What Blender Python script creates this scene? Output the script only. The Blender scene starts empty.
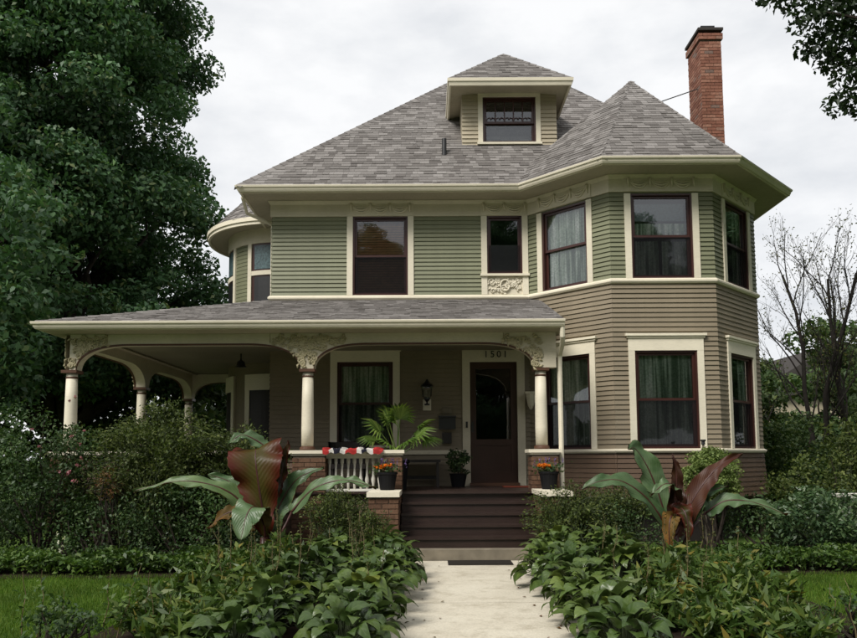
import bpy, math, random
import numpy as np
from mathutils import Matrix, Vector
random.seed(7); RNG = np.random.default_rng(7)
SC = bpy.context.scene; COL = SC.collection
rad = math.radians
# ------------------------------------------------------------------ camera
cam = bpy.data.cameras.new('camera'); co = bpy.data.objects.new('camera', cam); COL.objects.link(co)
cam.lens = 36 * 750 / 857; cam.sensor_width = 36; cam.sensor_fit = 'HORIZONTAL'
cam.shift_y = 0.0856; cam.clip_end = 3000; cam.clip_start = 0.05
co.matrix_world = Matrix.Translation((0, 0, 1.5)) @ Matrix.Rotation(rad(90 + 5), 4, 'X') @ Matrix.Rotation(rad(-0.3), 4, 'Z')
SC.camera = co
# ------------------------------------------------------------------ sky: bright overcast
SUN_EL, SUN_AZ = 47, 218            # degrees; sun high, behind the camera to the left
W = bpy.data.worlds.new('World'); SC.world = W; W.use_nodes = True
nt = W.node_tree; nt.nodes.clear()
def wn(t, **k):
    n = nt.nodes.new(t)
    for a, b in k.items(): setattr(n, a, b)
    return n
sky = wn('ShaderNodeTexSky', sky_type='NISHITA', sun_disc=False, sun_elevation=rad(SUN_EL), sun_rotation=rad(SUN_AZ))
bg1 = wn('ShaderNodeBackground'); bg1.inputs[1].default_value = 0.05; nt.links.new(sky.outputs[0], bg1.inputs[0])
tc = wn('ShaderNodeTexCoord'); mp = wn('ShaderNodeMapping'); mp.inputs['Scale'].default_value = (1, 1, 2.2)
nt.links.new(tc.outputs['Generated'], mp.inputs[0])
nz = wn('ShaderNodeTexNoise'); nz.inputs['Scale'].default_value = 4.5; nz.inputs['Detail'].default_value = 6; nz.inputs['Roughness'].default_value = .55
nt.links.new(mp.outputs[0], nz.inputs['Vector'])
cr = wn('ShaderNodeValToRGB'); cr.color_ramp.elements[0].position = .30; cr.color_ramp.elements[0].color = (.315, .325, .34, 1)
cr.color_ramp.elements[1].position = .60; cr.color_ramp.elements[1].color = (.425, .427, .43, 1)
nt.links.new(nz.outputs['Fac'], cr.inputs[0])
bg2 = wn('ShaderNodeBackground'); bg2.inputs[1].default_value = 0.94; nt.links.new(cr.outputs[0], bg2.inputs[0])
ms = wn('ShaderNodeMixShader'); ms.inputs[0].default_value = .95
nt.links.new(bg1.outputs[0], ms.inputs[1]); nt.links.new(bg2.outputs[0], ms.inputs[2])
wo = wn('ShaderNodeOutputWorld'); nt.links.new(ms.outputs[0], wo.inputs[0])
sd = bpy.data.lights.new('sun', 'SUN'); sd.energy = 1.5; sd.angle = rad(24); sd.color = (1, .96, .9)
so = bpy.data.objects.new('sun', sd); COL.objects.link(so)
a = rad(SUN_AZ); dv = Vector((math.sin(a) * math.cos(rad(SUN_EL)), math.cos(a) * math.cos(rad(SUN_EL)), math.sin(rad(SUN_EL))))
so.rotation_euler = dv.to_track_quat('Z', 'Y').to_euler(); so.location = (-15, -15, 30)
SC.view_settings.view_transform = 'Standard'; SC.view_settings.look = 'None'; SC.view_settings.gamma = 1
SC.view_settings.exposure = 1.35; SC.view_settings.use_curve_mapping = False
SC.render.engine = 'CYCLES'; SC.cycles.use_denoising = True; SC.cycles.max_bounces = 6
SC.cycles.transparent_max_bounces = 10; SC.cycles.diffuse_bounces = 3

# ------------------------------------------------------------------ materials
def mat(name): 
    m = bpy.data.materials.new(name); m.use_nodes = True; m.node_tree.nodes.clear(); return m, m.node_tree
def N(t, typ, **k):
    n = t.nodes.new(typ)
    for a_, b in k.items(): setattr(n, a_, b)
    return n
def L(t, a_, b): t.links.new(a_, b)
def ramp(t, fac, stops, interp='LINEAR'):
    r = N(t, 'ShaderNodeValToRGB'); r.color_ramp.interpolation = interp; e = r.color_ramp.elements
    while len(e) < len(stops): e.new(.5)
    for x, (p, c) in zip(e, stops): x.position = p; x.color = (*c, 1)
    L(t, fac, r.inputs[0]); return r.outputs[0]
def noise(t, scale, detail=4, coord='Object', rough=.55, sc3=None):
    c = N(t, 'ShaderNodeTexCoord'); n = N(t, 'ShaderNodeTexNoise'); n.inputs['Scale'].default_value = scale
    n.inputs['Detail'].default_value = detail; n.inputs['Roughness'].default_value = rough
    v = c.outputs[coord]
    if sc3:
        m = N(t, 'ShaderNodeMapping'); m.inputs['Scale'].default_value = sc3; L(t, v, m.inputs[0]); v = m.outputs[0]
    L(t, v, n.inputs['Vector']); return n.outputs['Fac']
def mixc(t, fac, a_, b, typ='MIX'):
    m = N(t, 'ShaderNodeMix', data_type='RGBA', blend_type=typ)
    if isinstance(fac, (int, float)): m.inputs[0].default_value = fac
    else: L(t, fac, m.inputs[0])
    for v, i in ((a_, 6), (b, 7)):
        if isinstance(v, tuple): m.inputs[i].default_value = (*v, 1)
        else: L(t, v, m.inputs[i])
    return m.outputs[2]
def out(t, sh): o = N(t, 'ShaderNodeOutputMaterial'); L(t, sh, o.inputs[0])
def princ(t, col, rough=.6, spec=.4, bump=None, bstr=.2, metal=0):
    p = N(t, 'ShaderNodeBsdfPrincipled'); p.inputs['Roughness'].default_value = rough; p.inputs['Specular IOR Level'].default_value = spec
    p.inputs['Metallic'].default_value = metal
    if isinstance(col, tuple): p.inputs['Base Color'].default_value = (*col, 1)
    else: L(t, col, p.inputs['Base Color'])
    if bump is not None:
        b = N(t, 'ShaderNodeBump'); b.inputs['Strength'].default_value = bstr; b.inputs['Distance'].default_value = .02
        L(t, bump, b.inputs['Height']); L(t, b.outputs[0], p.inputs['Normal'])
    return p.outputs[0]
def paint(name, c, var=.16, rough=.55, grime=.25, spec=.35):
    m, t = mat(name)
    n1 = noise(t, 1.3, 5, rough=.65); n2 = noise(t, 14, 4, sc3=(1, 1, 6))
    dark = tuple(x * (1 - var) for x in c); lite = tuple(min(1, x * (1 + var * .6)) for x in c)
    col = ramp(t, n1, [(.3, dark), (.7, lite)])
    dirt = ramp(t, n2, [(.45, (1, 1, 1)), (.8, (1 - grime, 1 - grime * 1.05, 1 - grime * 1.15))])
    col = mixc(t, 1, col, dirt, 'MULTIPLY')
    g = N(t, 'ShaderNodeObjectInfo'); 
    rv = ramp(t, g.outputs['Random'], [(0, (.86, .86, .85)), (1, (1.0, 1.0, 1.0))])
    col = mixc(t, 1, col, rv, 'MULTIPLY')
    out(t, princ(t, col, rough, spec, n2, .06)); return m
def island(name, stops, rough=.8, spec=.25, grain=30, var=.3, big=.8, bstr=.3):
    """colour picked per piece (shingle, brick ...), with grain and large weathering"""
    m, t = mat(name); g = N(t, 'ShaderNodeNewGeometry')
    col = ramp(t, g.outputs['Random Per Island'], stops)
    n = noise(t, grain, 5); b = noise(t, big, 4)
    col = mixc(t, 1, col, ramp(t, n, [(.3, (1 - var,) * 3), (.7, (1, 1, 1))]), 'MULTIPLY')
    col = mixc(t, 1, col, ramp(t, b, [(.3, (.82, .81, .8)), (.7, (1, 1, 1))]), 'MULTIPLY')
    out(t, princ(t, col, rough, spec, n, bstr)); return m
def leafm(name, stops, trans=.3, rough=.5, spec=.3, big=1.2, bigv=.5):
    m, t = mat(name); g = N(t, 'ShaderNodeNewGeometry'); oi = N(t, 'ShaderNodeObjectInfo')
    ad = N(t, 'ShaderNodeMath', operation='ADD'); L(t, g.outputs['Random Per Island'], ad.inputs[0]); L(t, oi.outputs['Random'], ad.inputs[1])
    fr = N(t, 'ShaderNodeMath', operation='FRACT'); L(t, ad.outputs[0], fr.inputs[0])
    col = ramp(t, fr.outputs[0], stops)
    b = noise(t, big, 3)
    col = mixc(t, 1, col, ramp(t, b, [(.3, (1 - bigv,) * 3), (.7, (1.1, 1.08, 1))]), 'MULTIPLY')
    p = N(t, 'ShaderNodeBsdfPrincipled'); L(t, col, p.inputs['Base Color']); p.inputs['Roughness'].default_value = rough
    p.inputs['Specular IOR Level'].default_value = spec
    tr = N(t, 'ShaderNodeBsdfTranslucent'); L(t, mixc(t, 1, col, (1.0, 1.15, .55), 'MULTIPLY'), tr.inputs[0])
    mx = N(t, 'ShaderNodeMixShader'); mx.inputs[0].default_value = trans
    L(t, p.outputs[0], mx.inputs[1]); L(t, tr.outputs[0], mx.inputs[2]); out(t, mx.outputs[0]); return m
def veined(name, c1, c2, edge=None, rough=.4, spec=.35, trans=.2, vein=26, elo=.66, ehi=.74):
    """large leaf: UV u across, v along; side veins, blotches, dry margin"""
    m, t = mat(name); tc_ = N(t, 'ShaderNodeTexCoord'); sx = N(t, 'ShaderNodeSeparateXYZ'); L(t, tc_.outputs['UV'], sx.inputs[0])
    ab = N(t, 'ShaderNodeMath', operation='SUBTRACT'); L(t, sx.outputs[0], ab.inputs[0]); ab.inputs[1].default_value = .5
    ab2 = N(t, 'ShaderNodeMath', operation='ABSOLUTE'); L(t, ab.outputs[0], ab2.inputs[0])
    k = N(t, 'ShaderNodeMath', operation='MULTIPLY_ADD'); L(t, ab2.outputs[0], k.inputs[0]); k.inputs[1].default_value = -.45; L(t, sx.outputs[1], k.inputs[2])
    k2 = N(t, 'ShaderNodeMath', operation='MULTIPLY'); L(t, k.outputs[0], k2.inputs[0]); k2.inputs[1].default_value = vein * 6.283
    sn = N(t, 'ShaderNodeMath', operation='SINE'); L(t, k2.outputs[0], sn.inputs[0])
    v01 = N(t, 'ShaderNodeMath', operation='MULTIPLY_ADD'); L(t, sn.outputs[0], v01.inputs[0]); v01.inputs[1].default_value = .5; v01.inputs[2].default_value = .5
    col = ramp(t, noise(t, 5, 5), [(.3, c1), (.7, c2)]); oi = N(t, 'ShaderNodeObjectInfo'); col = mixc(t, 1, col, ramp(t, oi.outputs['Random'], [(0, (.62, .68, .6)), (.6, (1, 1, 1)), (.95, (1.15, 1.1, .9)), (1, (1.6, 1.25, .8))]), 'MULTIPLY')
    col = mixc(t, 1, col, ramp(t, v01.outputs[0], [(0, (.93, .93, .93)), (1, (1.04, 1.04, 1.03))]), 'MULTIPLY')
    col = mixc(t, ramp(t, ab2.outputs[0], [(.0, (.55,) * 3), (.035, (0, 0, 0))]), col, tuple(x * 1.3 for x in c2))
    if edge:
        ee = N(t, 'ShaderNodeMath', operation='ADD'); L(t, ab2.outputs[0], ee.inputs[0])
        en = N(t, 'ShaderNodeMath', operation='MULTIPLY'); L(t, noise(t, 7, 4), en.inputs[0]); en.inputs[1].default_value = .32; L(t, en.outputs[0], ee.inputs[1])
        col = mixc(t, ramp(t, ee.outputs[0], [(elo, (0, 0, 0)), (ehi, (1, 1, 1))]), col, edge)
    p = princ(t, col, rough, spec, v01.outputs[0], .12)
    tr = N(t, 'ShaderNodeBsdfTranslucent'); L(t, col, tr.inputs[0]); mx = N(t, 'ShaderNodeMixShader'); mx.inputs[0].default_value = trans
    L(t, p, mx.inputs[1]); L(t, tr.outputs[0], mx.inputs[2]); out(t, mx.outputs[0]); return m
def flat(name, c, rough=.6, spec=.4, metal=0, var=.2, sc=8):
    m, t = mat(name); n = noise(t, sc, 4)
    out(t, princ(t, ramp(t, n, [(.3, tuple(x * (1 - var) for x in c)), (.7, c)]), rough, spec, n, .1, metal)); return m

M = {}
M['cream'] = paint('cream_paint', (.76, .70, .555), .1, .5, .12)
M['frieze'] = paint('frieze_paint', (.68, .615, .475), .12, .55, .16)
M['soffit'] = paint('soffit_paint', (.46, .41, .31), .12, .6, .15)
M['green'] = paint('green_paint', (.198, .206, .126), .14, .5, .12)
M['taupe'] = paint('taupe_paint', (.24, .198, .136), .14, .55, .15)
M['dormer'] = paint('dormer_paint', (.46, .40, .29), .12, .55, .15)
M['brown'] = paint('brown_paint', (.12, .076, .048), .2, .5, .2)
M['maroon'] = paint('maroon_paint', (.050, .016, .012), .2, .35, .15, .5)
M['step'] = paint('step_paint', (.034, .020, .016), .3, .4, .35, .4)
M['doorwood'] = paint('door_wood', (.055, .026, .017), .2, .4, .1)
M['trimbrown'] = paint('brown_trim', (.10, .048, .028), .15, .45, .1)
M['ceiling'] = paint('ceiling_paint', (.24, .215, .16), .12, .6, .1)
M['carve'] = paint('carved_plaster', (.50, .44, .28), .25, .6, .35)
M['white'] = paint('white_paint', (.72, .70, .62), .08, .45, .12)
M['black'] = flat('black_metal', (.012, .012, .013), .4, .5)
M['dark'] = flat('dark_wood', (.018, .014, .012), .5, .4)
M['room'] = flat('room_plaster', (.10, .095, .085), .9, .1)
M['pot'] = flat('black_pot', (.007, .007, .008), .6, .15)
M['clay'] = flat('terracotta', (.30, .11, .05), .7, .3)
M['stone'] = flat('old_concrete', (.22, .19, .14), .85, .2, 0, .35, 5)
M['mat'] = flat('mat_fibre', (.030, .026, .022), .95, .1, 0, .4, 60)
M['redmat'] = flat('red_mat', (.16, .04, .025), .95, .1, 0, .4, 60)
M['soil'] = flat('soil', (.030, .021, .014), .95, .1, 0, .6, 18)
M['bark'] = flat('bark', (.045, .036, .028), .9, .15, 0, .6, 14)
M['thinbark'] = flat('thin_bark', (.030, .026, .023), .9, .15, 0, .5, 9)
M['stem'] = flat('green_stem', (.035, .048, .02), .6, .3)
M['drystem'] = flat('dry_stem', (.15, .12, .06), .7, .2)
M['shingle'] = island('asphalt_shingle', [(0, (.15, .138, .13)), (.35, (.20, .187, .177)), (.7, (.245, .23, .218)), (1, (.31, .293, .28))], .92, .12, 45, .3, .5)
M['deck'] = flat('roof_felt', (.055, .05, .046), .95, .1)
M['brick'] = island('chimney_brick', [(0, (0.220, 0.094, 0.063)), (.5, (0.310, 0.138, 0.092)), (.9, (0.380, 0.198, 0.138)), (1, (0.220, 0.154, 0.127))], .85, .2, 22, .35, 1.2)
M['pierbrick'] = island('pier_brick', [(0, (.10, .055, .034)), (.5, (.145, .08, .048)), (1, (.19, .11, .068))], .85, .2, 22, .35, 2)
M['mortar'] = flat('mortar', (.17, .135, .10), .95, .1)
M['concrete'] = None
m, t = mat('walk_concrete'); n1 = noise(t, .9, 6, rough=.7); n2 = noise(t, 60, 3)
c = ramp(t, n1, [(.3, (.47, .425, .335)), (.55, (.56, .515, .415)), (.75, (.60, .56, .46))])
c = mixc(t, 1, c, ramp(t, n2, [(.25, (.8, .8, .8)), (.6, (1, 1, 1))]), 'MULTIPLY')
c = mixc(t, 1, c, ramp(t, noise(t, 3.2, 7, rough=.75), [(.32, (.72, .70, .66)), (.5, (1, 1, 1))]), 'MULTIPLY')
out(t, princ(t, c, .9, .15, n2, .25)); M['concrete'] = m
m, t = mat('lawn_ground'); c = ramp(t, noise(t, 1.1, 6), [(.3, (.035, .065, .011)), (.6, (.055, .095, .017)), (.8, (.07, .10, .024))])
out(t, princ(t, c, .95, .1, noise(t, 40, 4), .5)); M['lawn'] = m
M['grass'] = leafm('grass_blade', [(0, (0.054, 0.120, 0.012)), (.6, (0.090, 0.169, 0.019)), (1, (0.153, 0.209, 0.036))], .3, .6, .15, .9, .35)
# glass: reflects the street, lets the room through
m, t = mat('window_glass'); fr = N(t, 'ShaderNodeFresnel'); fr.inputs[0].default_value = 1.5
mu = N(t, 'ShaderNodeMath', operation='MULTIPLY_ADD'); L(t, fr.outputs[0], mu.inputs[0]); mu.inputs[1].default_value = 2.0; mu.inputs[2].default_value = .03; mu.use_clamp = True
gl = N(t, 'ShaderNodeBsdfGlossy'); gl.inputs['Roughness'].default_value = .015; gl.inputs[0].default_value = (.95, .97, 1, 1)
bm_ = N(t, 'ShaderNodeBump'); bm_.inputs['Strength'].default_value = .03; bm_.inputs['Distance'].default_value = .05; L(t, noise(t, 1.7, 2), bm_.inputs['Height']); L(t, bm_.outputs[0], gl.inputs['Normal'])
tp = N(t, 'ShaderNodeBsdfTransparent'); tp.inputs[0].default_value = (.90, .94, .91, 1)
mx = N(t, 'ShaderNodeMixShader'); L(t, mu.outputs[0], mx.inputs[0]); L(t, tp.outputs[0], mx.inputs[1]); L(t, gl.outputs[0], mx.inputs[2]); out(t, mx.outputs[0]); M['glass'] = m
m, t = mat('insect_screen'); df = N(t, 'ShaderNodeBsdfDiffuse'); df.inputs[0].default_value = (.018, .018, .02, 1)
tp = N(t, 'ShaderNodeBsdfTransparent'); mx = N(t, 'ShaderNodeMixShader'); mx.inputs[0].default_value = .5
L(t, tp.outputs[0], mx.inputs[1]); L(t, df.outputs[0], mx.inputs[2]); out(t, mx.outputs[0]); M['screen'] = m
m, t = mat('lace'); n = noise(t, 9, 3, sc3=(1.5, 1.5, .06), rough=.5); n2 = noise(t, 30, 2); df = N(t, 'ShaderNodeBsdfDiffuse')  # upright pale and dark streaks paint the shading of folds into the cloth
L(t, mixc(t, 1, ramp(t, n, [(.40, (.20, .26, .20)), (.50, (.62, .70, .60)), (.60, (1.0, 1.0, .97))]), ramp(t, n2, [(.4, (.7, .72, .7)), (.6, (1, 1, 1))]), 'MULTIPLY'), df.inputs[0])
trl = N(t, 'ShaderNodeBsdfTranslucent'); trl.inputs[0].default_value = (.5, .56, .5, 1)
m1 = N(t, 'ShaderNodeMixShader'); m1.inputs[0].default_value = .05; L(t, df.outputs[0], m1.inputs[1]); L(t, trl.outputs[0], m1.inputs[2])
tp = N(t, 'ShaderNodeBsdfTransparent'); mx = N(t, 'ShaderNodeMixShader'); mx.inputs[0].default_value = .92
L(t, tp.outputs[0], mx.inputs[1]); L(t, m1.outputs[0], mx.inputs[2]); out(t, mx.outputs[0]); M['lace'] = m
M['blind'] = flat('wood_blind', (.46, .22, .105), .5, .3, 0, .3, 12)
M['screenart'] = flat('stained_panel', (.10, .16, .17), .3, .5, 0, .7, 22)
m, t = mat('bunting_cloth'); tc_ = N(t, 'ShaderNodeTexCoord'); sx = N(t, 'ShaderNodeSeparateXYZ'); L(t, tc_.outputs['UV'], sx.inputs[0])
ad = N(t, 'ShaderNodeMath', operation='MULTIPLY_ADD'); L(t, noise(t, 5, 2), ad.inputs[0]); ad.inputs[1].default_value = .12; L(t, sx.outputs[0], ad.inputs[2])
c = ramp(t, ad.outputs[0], [(0, (.34, .03, .028)), (.16, (.5, .48, .44)), (.24, (.015, .015, .025)), (.36, (.5, .48, .44)), (.44, (.34, .03, .028)), (.62, (.5, .48, .44)), (.70, (.015, .015, .025)), (.80, (.5, .48, .44)), (.9, (.34, .03, .028))], 'CONSTANT')
out(t, princ(t, c, .8, .1)); M['bunting'] = m
M['orange'] = leafm('orange_petal', [(0, (.75, .13, .015)), (1, (.85, .30, .03))], .3, .6, .1, 3, .1)
M['purple'] = leafm('purple_petal', [(0, (.10, .06, .20)), (1, (.22, .16, .32))], .3, .6, .1, 3, .1)
M['pink'] = leafm('pink_petal', [(0, (0.294, 0.072, 0.117)), (.6, (0.350, 0.150, 0.182)), (1, (0.385, 0.240, 0.247))], .3, .6, .1, 3, .1)
M['whitepetal'] = leafm('white_petal', [(0, (.6, .6, .5)), (1, (.75, .75, .68))], .3, .6, .1, 3, .1)
M['f_tree'] = leafm('hazy_tree_leaf', [(0, (0.050, 0.112, 0.050)), (.5, (0.074, 0.164, 0.071)), (.9, (0.116, 0.217, 0.093)), (1, (0.200, 0.243, 0.104))], .25, .5, .35, .35, .4)  # blue raised in the leaf colours to paint in a hazy veil
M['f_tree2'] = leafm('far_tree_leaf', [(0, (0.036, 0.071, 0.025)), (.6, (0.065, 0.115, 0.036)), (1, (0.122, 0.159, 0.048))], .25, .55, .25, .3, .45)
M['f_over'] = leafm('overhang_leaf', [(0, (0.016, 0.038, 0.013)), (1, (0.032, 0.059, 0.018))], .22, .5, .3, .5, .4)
M['f_sparse'] = leafm('sparse_leaf', [(0, (.045, .06, .02)), (.6, (.07, .085, .03)), (1, (.13, .11, .04))], .3, .6, .2, 1, .3)
M['f_shrub'] = leafm('shrub_leaf', [(0, (0.053, 0.081, 0.021)), (.6, (0.094, 0.132, 0.034)), (1, (0.159, 0.186, 0.055))], .28, .55, .25, 1.3, .5)
M['f_rose'] = leafm('rose_leaf', [(0, (0.035, 0.073, 0.026)), (.6, (0.058, 0.111, 0.036)), (1, (0.097, 0.146, 0.050))], .25, .5, .3, 1.4, .5)
M['f_red'] = leafm('autumn_leaf', [(0, (0.075, 0.064, 0.023)), (.5, (0.128, 0.085, 0.032)), (1, (0.150, 0.055, 0.027))], .3, .6, .2, 2, .3)
M['f_ball'] = leafm('ball_leaf', [(0, (0.106, 0.163, 0.044)), (.6, (0.175, 0.237, 0.069)), (1, (0.250, 0.312, 0.106))], .3, .55, .25, 3, .3)
M['f_rhodo'] = leafm('rhodo_leaf', [(0, (0.036, 0.079, 0.032)), (.6, (0.065, 0.122, 0.047)), (1, (0.115, 0.173, 0.073))], .2, .4, .4, 1.6, .4)
M['f_cover'] = leafm('cover_leaf', [(0, (0.040, 0.085, 0.020)), (.6, (0.069, 0.131, 0.025)), (1, (0.121, 0.186, 0.039))], .25, .45, .35, 1.5, .4)
M['f_peony'] = leafm('peony_leaf', [(0, (0.047, 0.094, 0.021)), (.6, (0.083, 0.136, 0.030)), (.93, (0.136, 0.179, 0.040)), (1, (0.254, 0.193, 0.045))], .25, .45, .35, 2, .35)
M['hosta'] = veined('hosta_leaf', (.058, .098, .020), (.115, .165, .040), None, .33, .45, .2, 4)
M['hosta2'] = veined('hosta_leaf_dark', (.038, .072, .017), (.078, .12, .031), None, .33, .45, .2, 4)
M['ban_top'] = veined('banana_leaf_green', (.050, .105, .034), (.135, .20, .095), (.17, .11, .03), .38, .4, .22, 22)
M['ban_under'] = veined('banana_leaf_maroon', (.050, .014, .010), (.085, .032, .014), (.12, .05, .015), .45, .3, .3, 22)
M['ban_olive'] = veined('banana_leaf_olive', (.060, .048, .010), (.075, .066, .014), (.10, .016, .008), .42, .3, .4, 22, .28, .62)
M['ban_dry'] = veined('banana_leaf_dry', (.09, .07, .02), (.21, .105, .028), (.22, .06, .02), .6, .2, .3, 22)
M['ban_red'] = flat('banana_stalk', (.055, .016, .012), .4, .4)
M['palm'] = leafm('palm_leaf', [(0, (0.068, 0.130, 0.024)), (.6, (0.135, 0.221, 0.042)), (1, (0.230, 0.312, 0.072))], .35, .45, .3, 4, .25)

# ------------------------------------------------------------------ mesh helpers
class MB:
    def __init__(s): s.v = []; s.f = []; s.mi = []; s.uv = None
    def add(s, vs, fs, mi=0):
        o = len(s.v); s.v.extend([tuple(p) for p in vs]); s.f.extend([tuple(i + o for i in f) for f in fs]); s.mi.extend([mi] * len(fs))
    def box(s, x0, x1, y0, y1, z0, z1, mi=0):
        s.add([(x0, y0, z0), (x1, y0, z0), (x1, y1, z0), (x0, y1, z0), (x0, y0, z1), (x1, y0, z1), (x1, y1, z1), (x0, y1, z1)],
              [(3, 2, 1, 0), (4, 5, 6, 7), (0, 1, 5, 4), (1, 2, 6, 5), (2, 3, 7, 6), (3, 0, 4, 7)], mi); return s
    def fbox(s, F, u0, u1, d0, d1, z0, z1, mi=0):
        o = len(s.v); s.box(u0, u1, -d1, -d0, z0, z1, mi)
        for i in range(o, len(s.v)): u, d, z = s.v[i]; s.v[i] = F.p(u, -d, z)
        return s
    def fquad(s, F, u0, u1, d, z0, z1): s.add([F.p(u0, d, z0), F.p(u1, d, z0), F.p(u1, d, z1), F.p(u0, d, z1)], [(0, 1, 2, 3)])
    def poly(s, pts, thick=(0, 0, 0)):
        n = len(pts); q = [tuple(a_ + b for a_, b in zip(p, thick)) for p in pts]
        s.add(list(pts) + q, [tuple(range(n)), tuple(range(2 * n - 1, n - 1, -1))] + [(i, (i + 1) % n + 0, (i + 1) % n + n, i + n)[::-1] for i in range(n)])
    def tube(s, path, rr, n=6, cap=True):
        P = np.array(path, float); k = len(P); rr = np.broadcast_to(np.array(rr, float), (k,))
        T = np.gradient(P, axis=0); T /= np.linalg.norm(T, axis=1)[:, None] + 1e-9
        ref = np.array([0, 0, 1.]) if abs(T[0][2]) < .9 else np.array([1., 0, 0])
        vs = []
        A = np.cross(T[0], ref); A /= np.linalg.norm(A)
        for i in range(k):
            A = A - T[i] * A.dot(T[i]); A /= np.linalg.norm(A) + 1e-9; B = np.cross(T[i], A)
            for j in range(n):
                th = 2 * math.pi * j / n; vs.append(P[i] + rr[i] * (math.cos(th) * A + math.sin(th) * B))
        fs = [(i * n + j, i * n + (j + 1) % n, (i + 1) * n + (j + 1) % n, (i + 1) * n + j) for i in range(k - 1) for j in range(n)]
        if cap: fs += [tuple(range(n))[::-1], tuple((k - 1) * n + j for j in range(n))]
        s.add(vs, fs); return s
    def lathe(s, prof, c=(0, 0, 0), n=20):
        vs = [(c[0] + r * math.cos(2 * math.pi * j / n), c[1] + r * math.sin(2 * math.pi * j / n), c[2] + z) for r, z in prof for j in range(n)]
        k = len(prof); fs = [(i * n + j, i * n + (j + 1) % n, (i + 1) * n + (j + 1) % n, (i + 1) * n + j) for i in range(k - 1) for j in range(n)]
        fs += [tuple(range(n))[::-1], tuple((k - 1) * n + j for j in range(n))]
        s.add(vs, fs); return s
    def sweep(s, prof, path):
        """closed profile [(out,z)] swept along an open horizontal path with mitred corners"""
        k = len(path); D = []
        for i in range(k - 1): d = np.array(path[i + 1]) - np.array(path[i]); D.append(d / np.linalg.norm(d))
        vs = []; n = len(prof)
        for i in range(k):
            n0 = np.array([D[max(i - 1, 0)][1], -D[max(i - 1, 0)][0]]); n1 = np.array([D[min(i, k - 2)][1], -D[min(i, k - 2)][0]])
            mth = (n0 + n1) / (1 + n0.dot(n1))
            for o_, z in prof: vs.append((path[i][0] + mth[0] * o_, path[i][1] + mth[1] * o_, z))
        fs = [(i * n + j, (i + 1) * n + j, (i + 1) * n + (j + 1) % n, i * n + (j + 1) % n) for i in range(k - 1) for j in range(n)]
        fs += [tuple(range(n)), tuple((k - 1) * n + j for j in range(n))[::-1]]
        s.add(vs, fs); return s
    def build(s, name, m=None, parent=None, smooth=False, kind=None):
        me = bpy.data.meshes.new(name); me.from_pydata(s.v, [], s.f)
        ms_ = m if isinstance(m, (list, tuple)) else [m]
        for q in ms_: me.materials.append(M[q] if isinstance(q, str) else q)
        if len(ms_) > 1: me.polygons.foreach_set('material_index', s.mi)
        if s.uv is not None:
            ul = me.uv_layers.new(name='UVMap'); li = np.empty(len(me.loops), np.int32); me.loops.foreach_get('vertex_index', li)
            ul.data.foreach_set('uv', np.array(s.uv, np.float32)[li].ravel())
        if smooth: me.polygons.foreach_set('use_smooth', [True] * len(me.polygons))
        me.update(); return link(name, me, parent, kind)
def link(name, me, parent=None, kind=None):
    o = bpy.data.objects.new(name, me); COL.objects.link(o)
    if parent is not None:
        o.parent = parent; o.matrix_parent_inverse = Matrix.Translation(-wloc(parent))
    if kind: o['kind'] = kind
    return o
def wloc(o):
    v = Vector(o.location)
    return v if o.parent is None else Vector((0, 0, 0))
def thing(name, label, cat, loc=(0, 0, 0), group=None):
    o = bpy.data.objects.new(name, None); COL.objects.link(o); o.location = loc; o.empty_display_size = .1
    return tag(o, label, cat, group)
def tag(o, label, cat, group=None, kind=None):
    o['label'] = label; o['category'] = cat
    if group: o['group'] = group
    if kind: o['kind'] = kind
    return o
def part_local(name, me, parent):        # child whose mesh is in the parent's own coordinates
    o = bpy.data.objects.new(name, me); COL.objects.link(o); o.parent = parent; return o
def copy_tree(o, loc, rz=0, sc=1, label=None, parent=None):
    c_ = o.copy(); COL.objects.link(c_); c_.parent = parent
    if parent is None: c_.location = loc; c_.rotation_euler = (0, 0, rz); c_.scale = (sc,) * 3 if not isinstance(sc, tuple) else sc
    if label: c_['label'] = label
    for ch in list(o.children): copy_tree(ch, None, parent=c_)
    return c_
class Frame:
    def __init__(s, A, B):
        s.A = np.array(A, float); d = np.array(B, float) - s.A; s.len = np.linalg.norm(d); s.U = d / s.len; s.N = np.array([s.U[1], -s.U[0]])
        s.ang = math.atan2(s.U[1], s.U[0])
    def p(s, u, d, z): q = s.A + s.U * u + s.N * d; return (q[0], q[1], z)

# leaves: numpy clouds of folded rhombic leaves
def unit(v): return v / (np.linalg.norm(v, axis=1)[:, None] + 1e-9)
def leaf_arrays(C, size, out_=None, up=.5, asp=.55, jit=.35, axis=None, fold=.18):
    n = len(C); nr = RNG.normal(size=(n, 3)); nr = unit(nr)
    nr[:, 2] += up
    if out_ is not None: nr += out_ * .6
    nr = unit(nr)
    ax = RNG.normal(size=(n, 3)) if axis is None else axis + RNG.normal(size=(n, 3)) * .35
    ax = unit(ax - nr * (ax * nr).sum(1)[:, None]); bx = np.cross(nr, ax)
    l = size * (1 + jit * RNG.uniform(-1, 1, n)); w = l * asp
    l = l[:, None]; w = w[:, None]
    V = np.empty((n, 4, 3)); V[:, 0] = C - ax * l * .5; V[:, 2] = C + ax * l * .5 - nr * l * fold * .6
    V[:, 1] = C + bx * w * .5 + nr * w * fold; V[:, 3] = C - bx * w * .5 + nr * w * fold
    return V.reshape(-1, 3)
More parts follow.
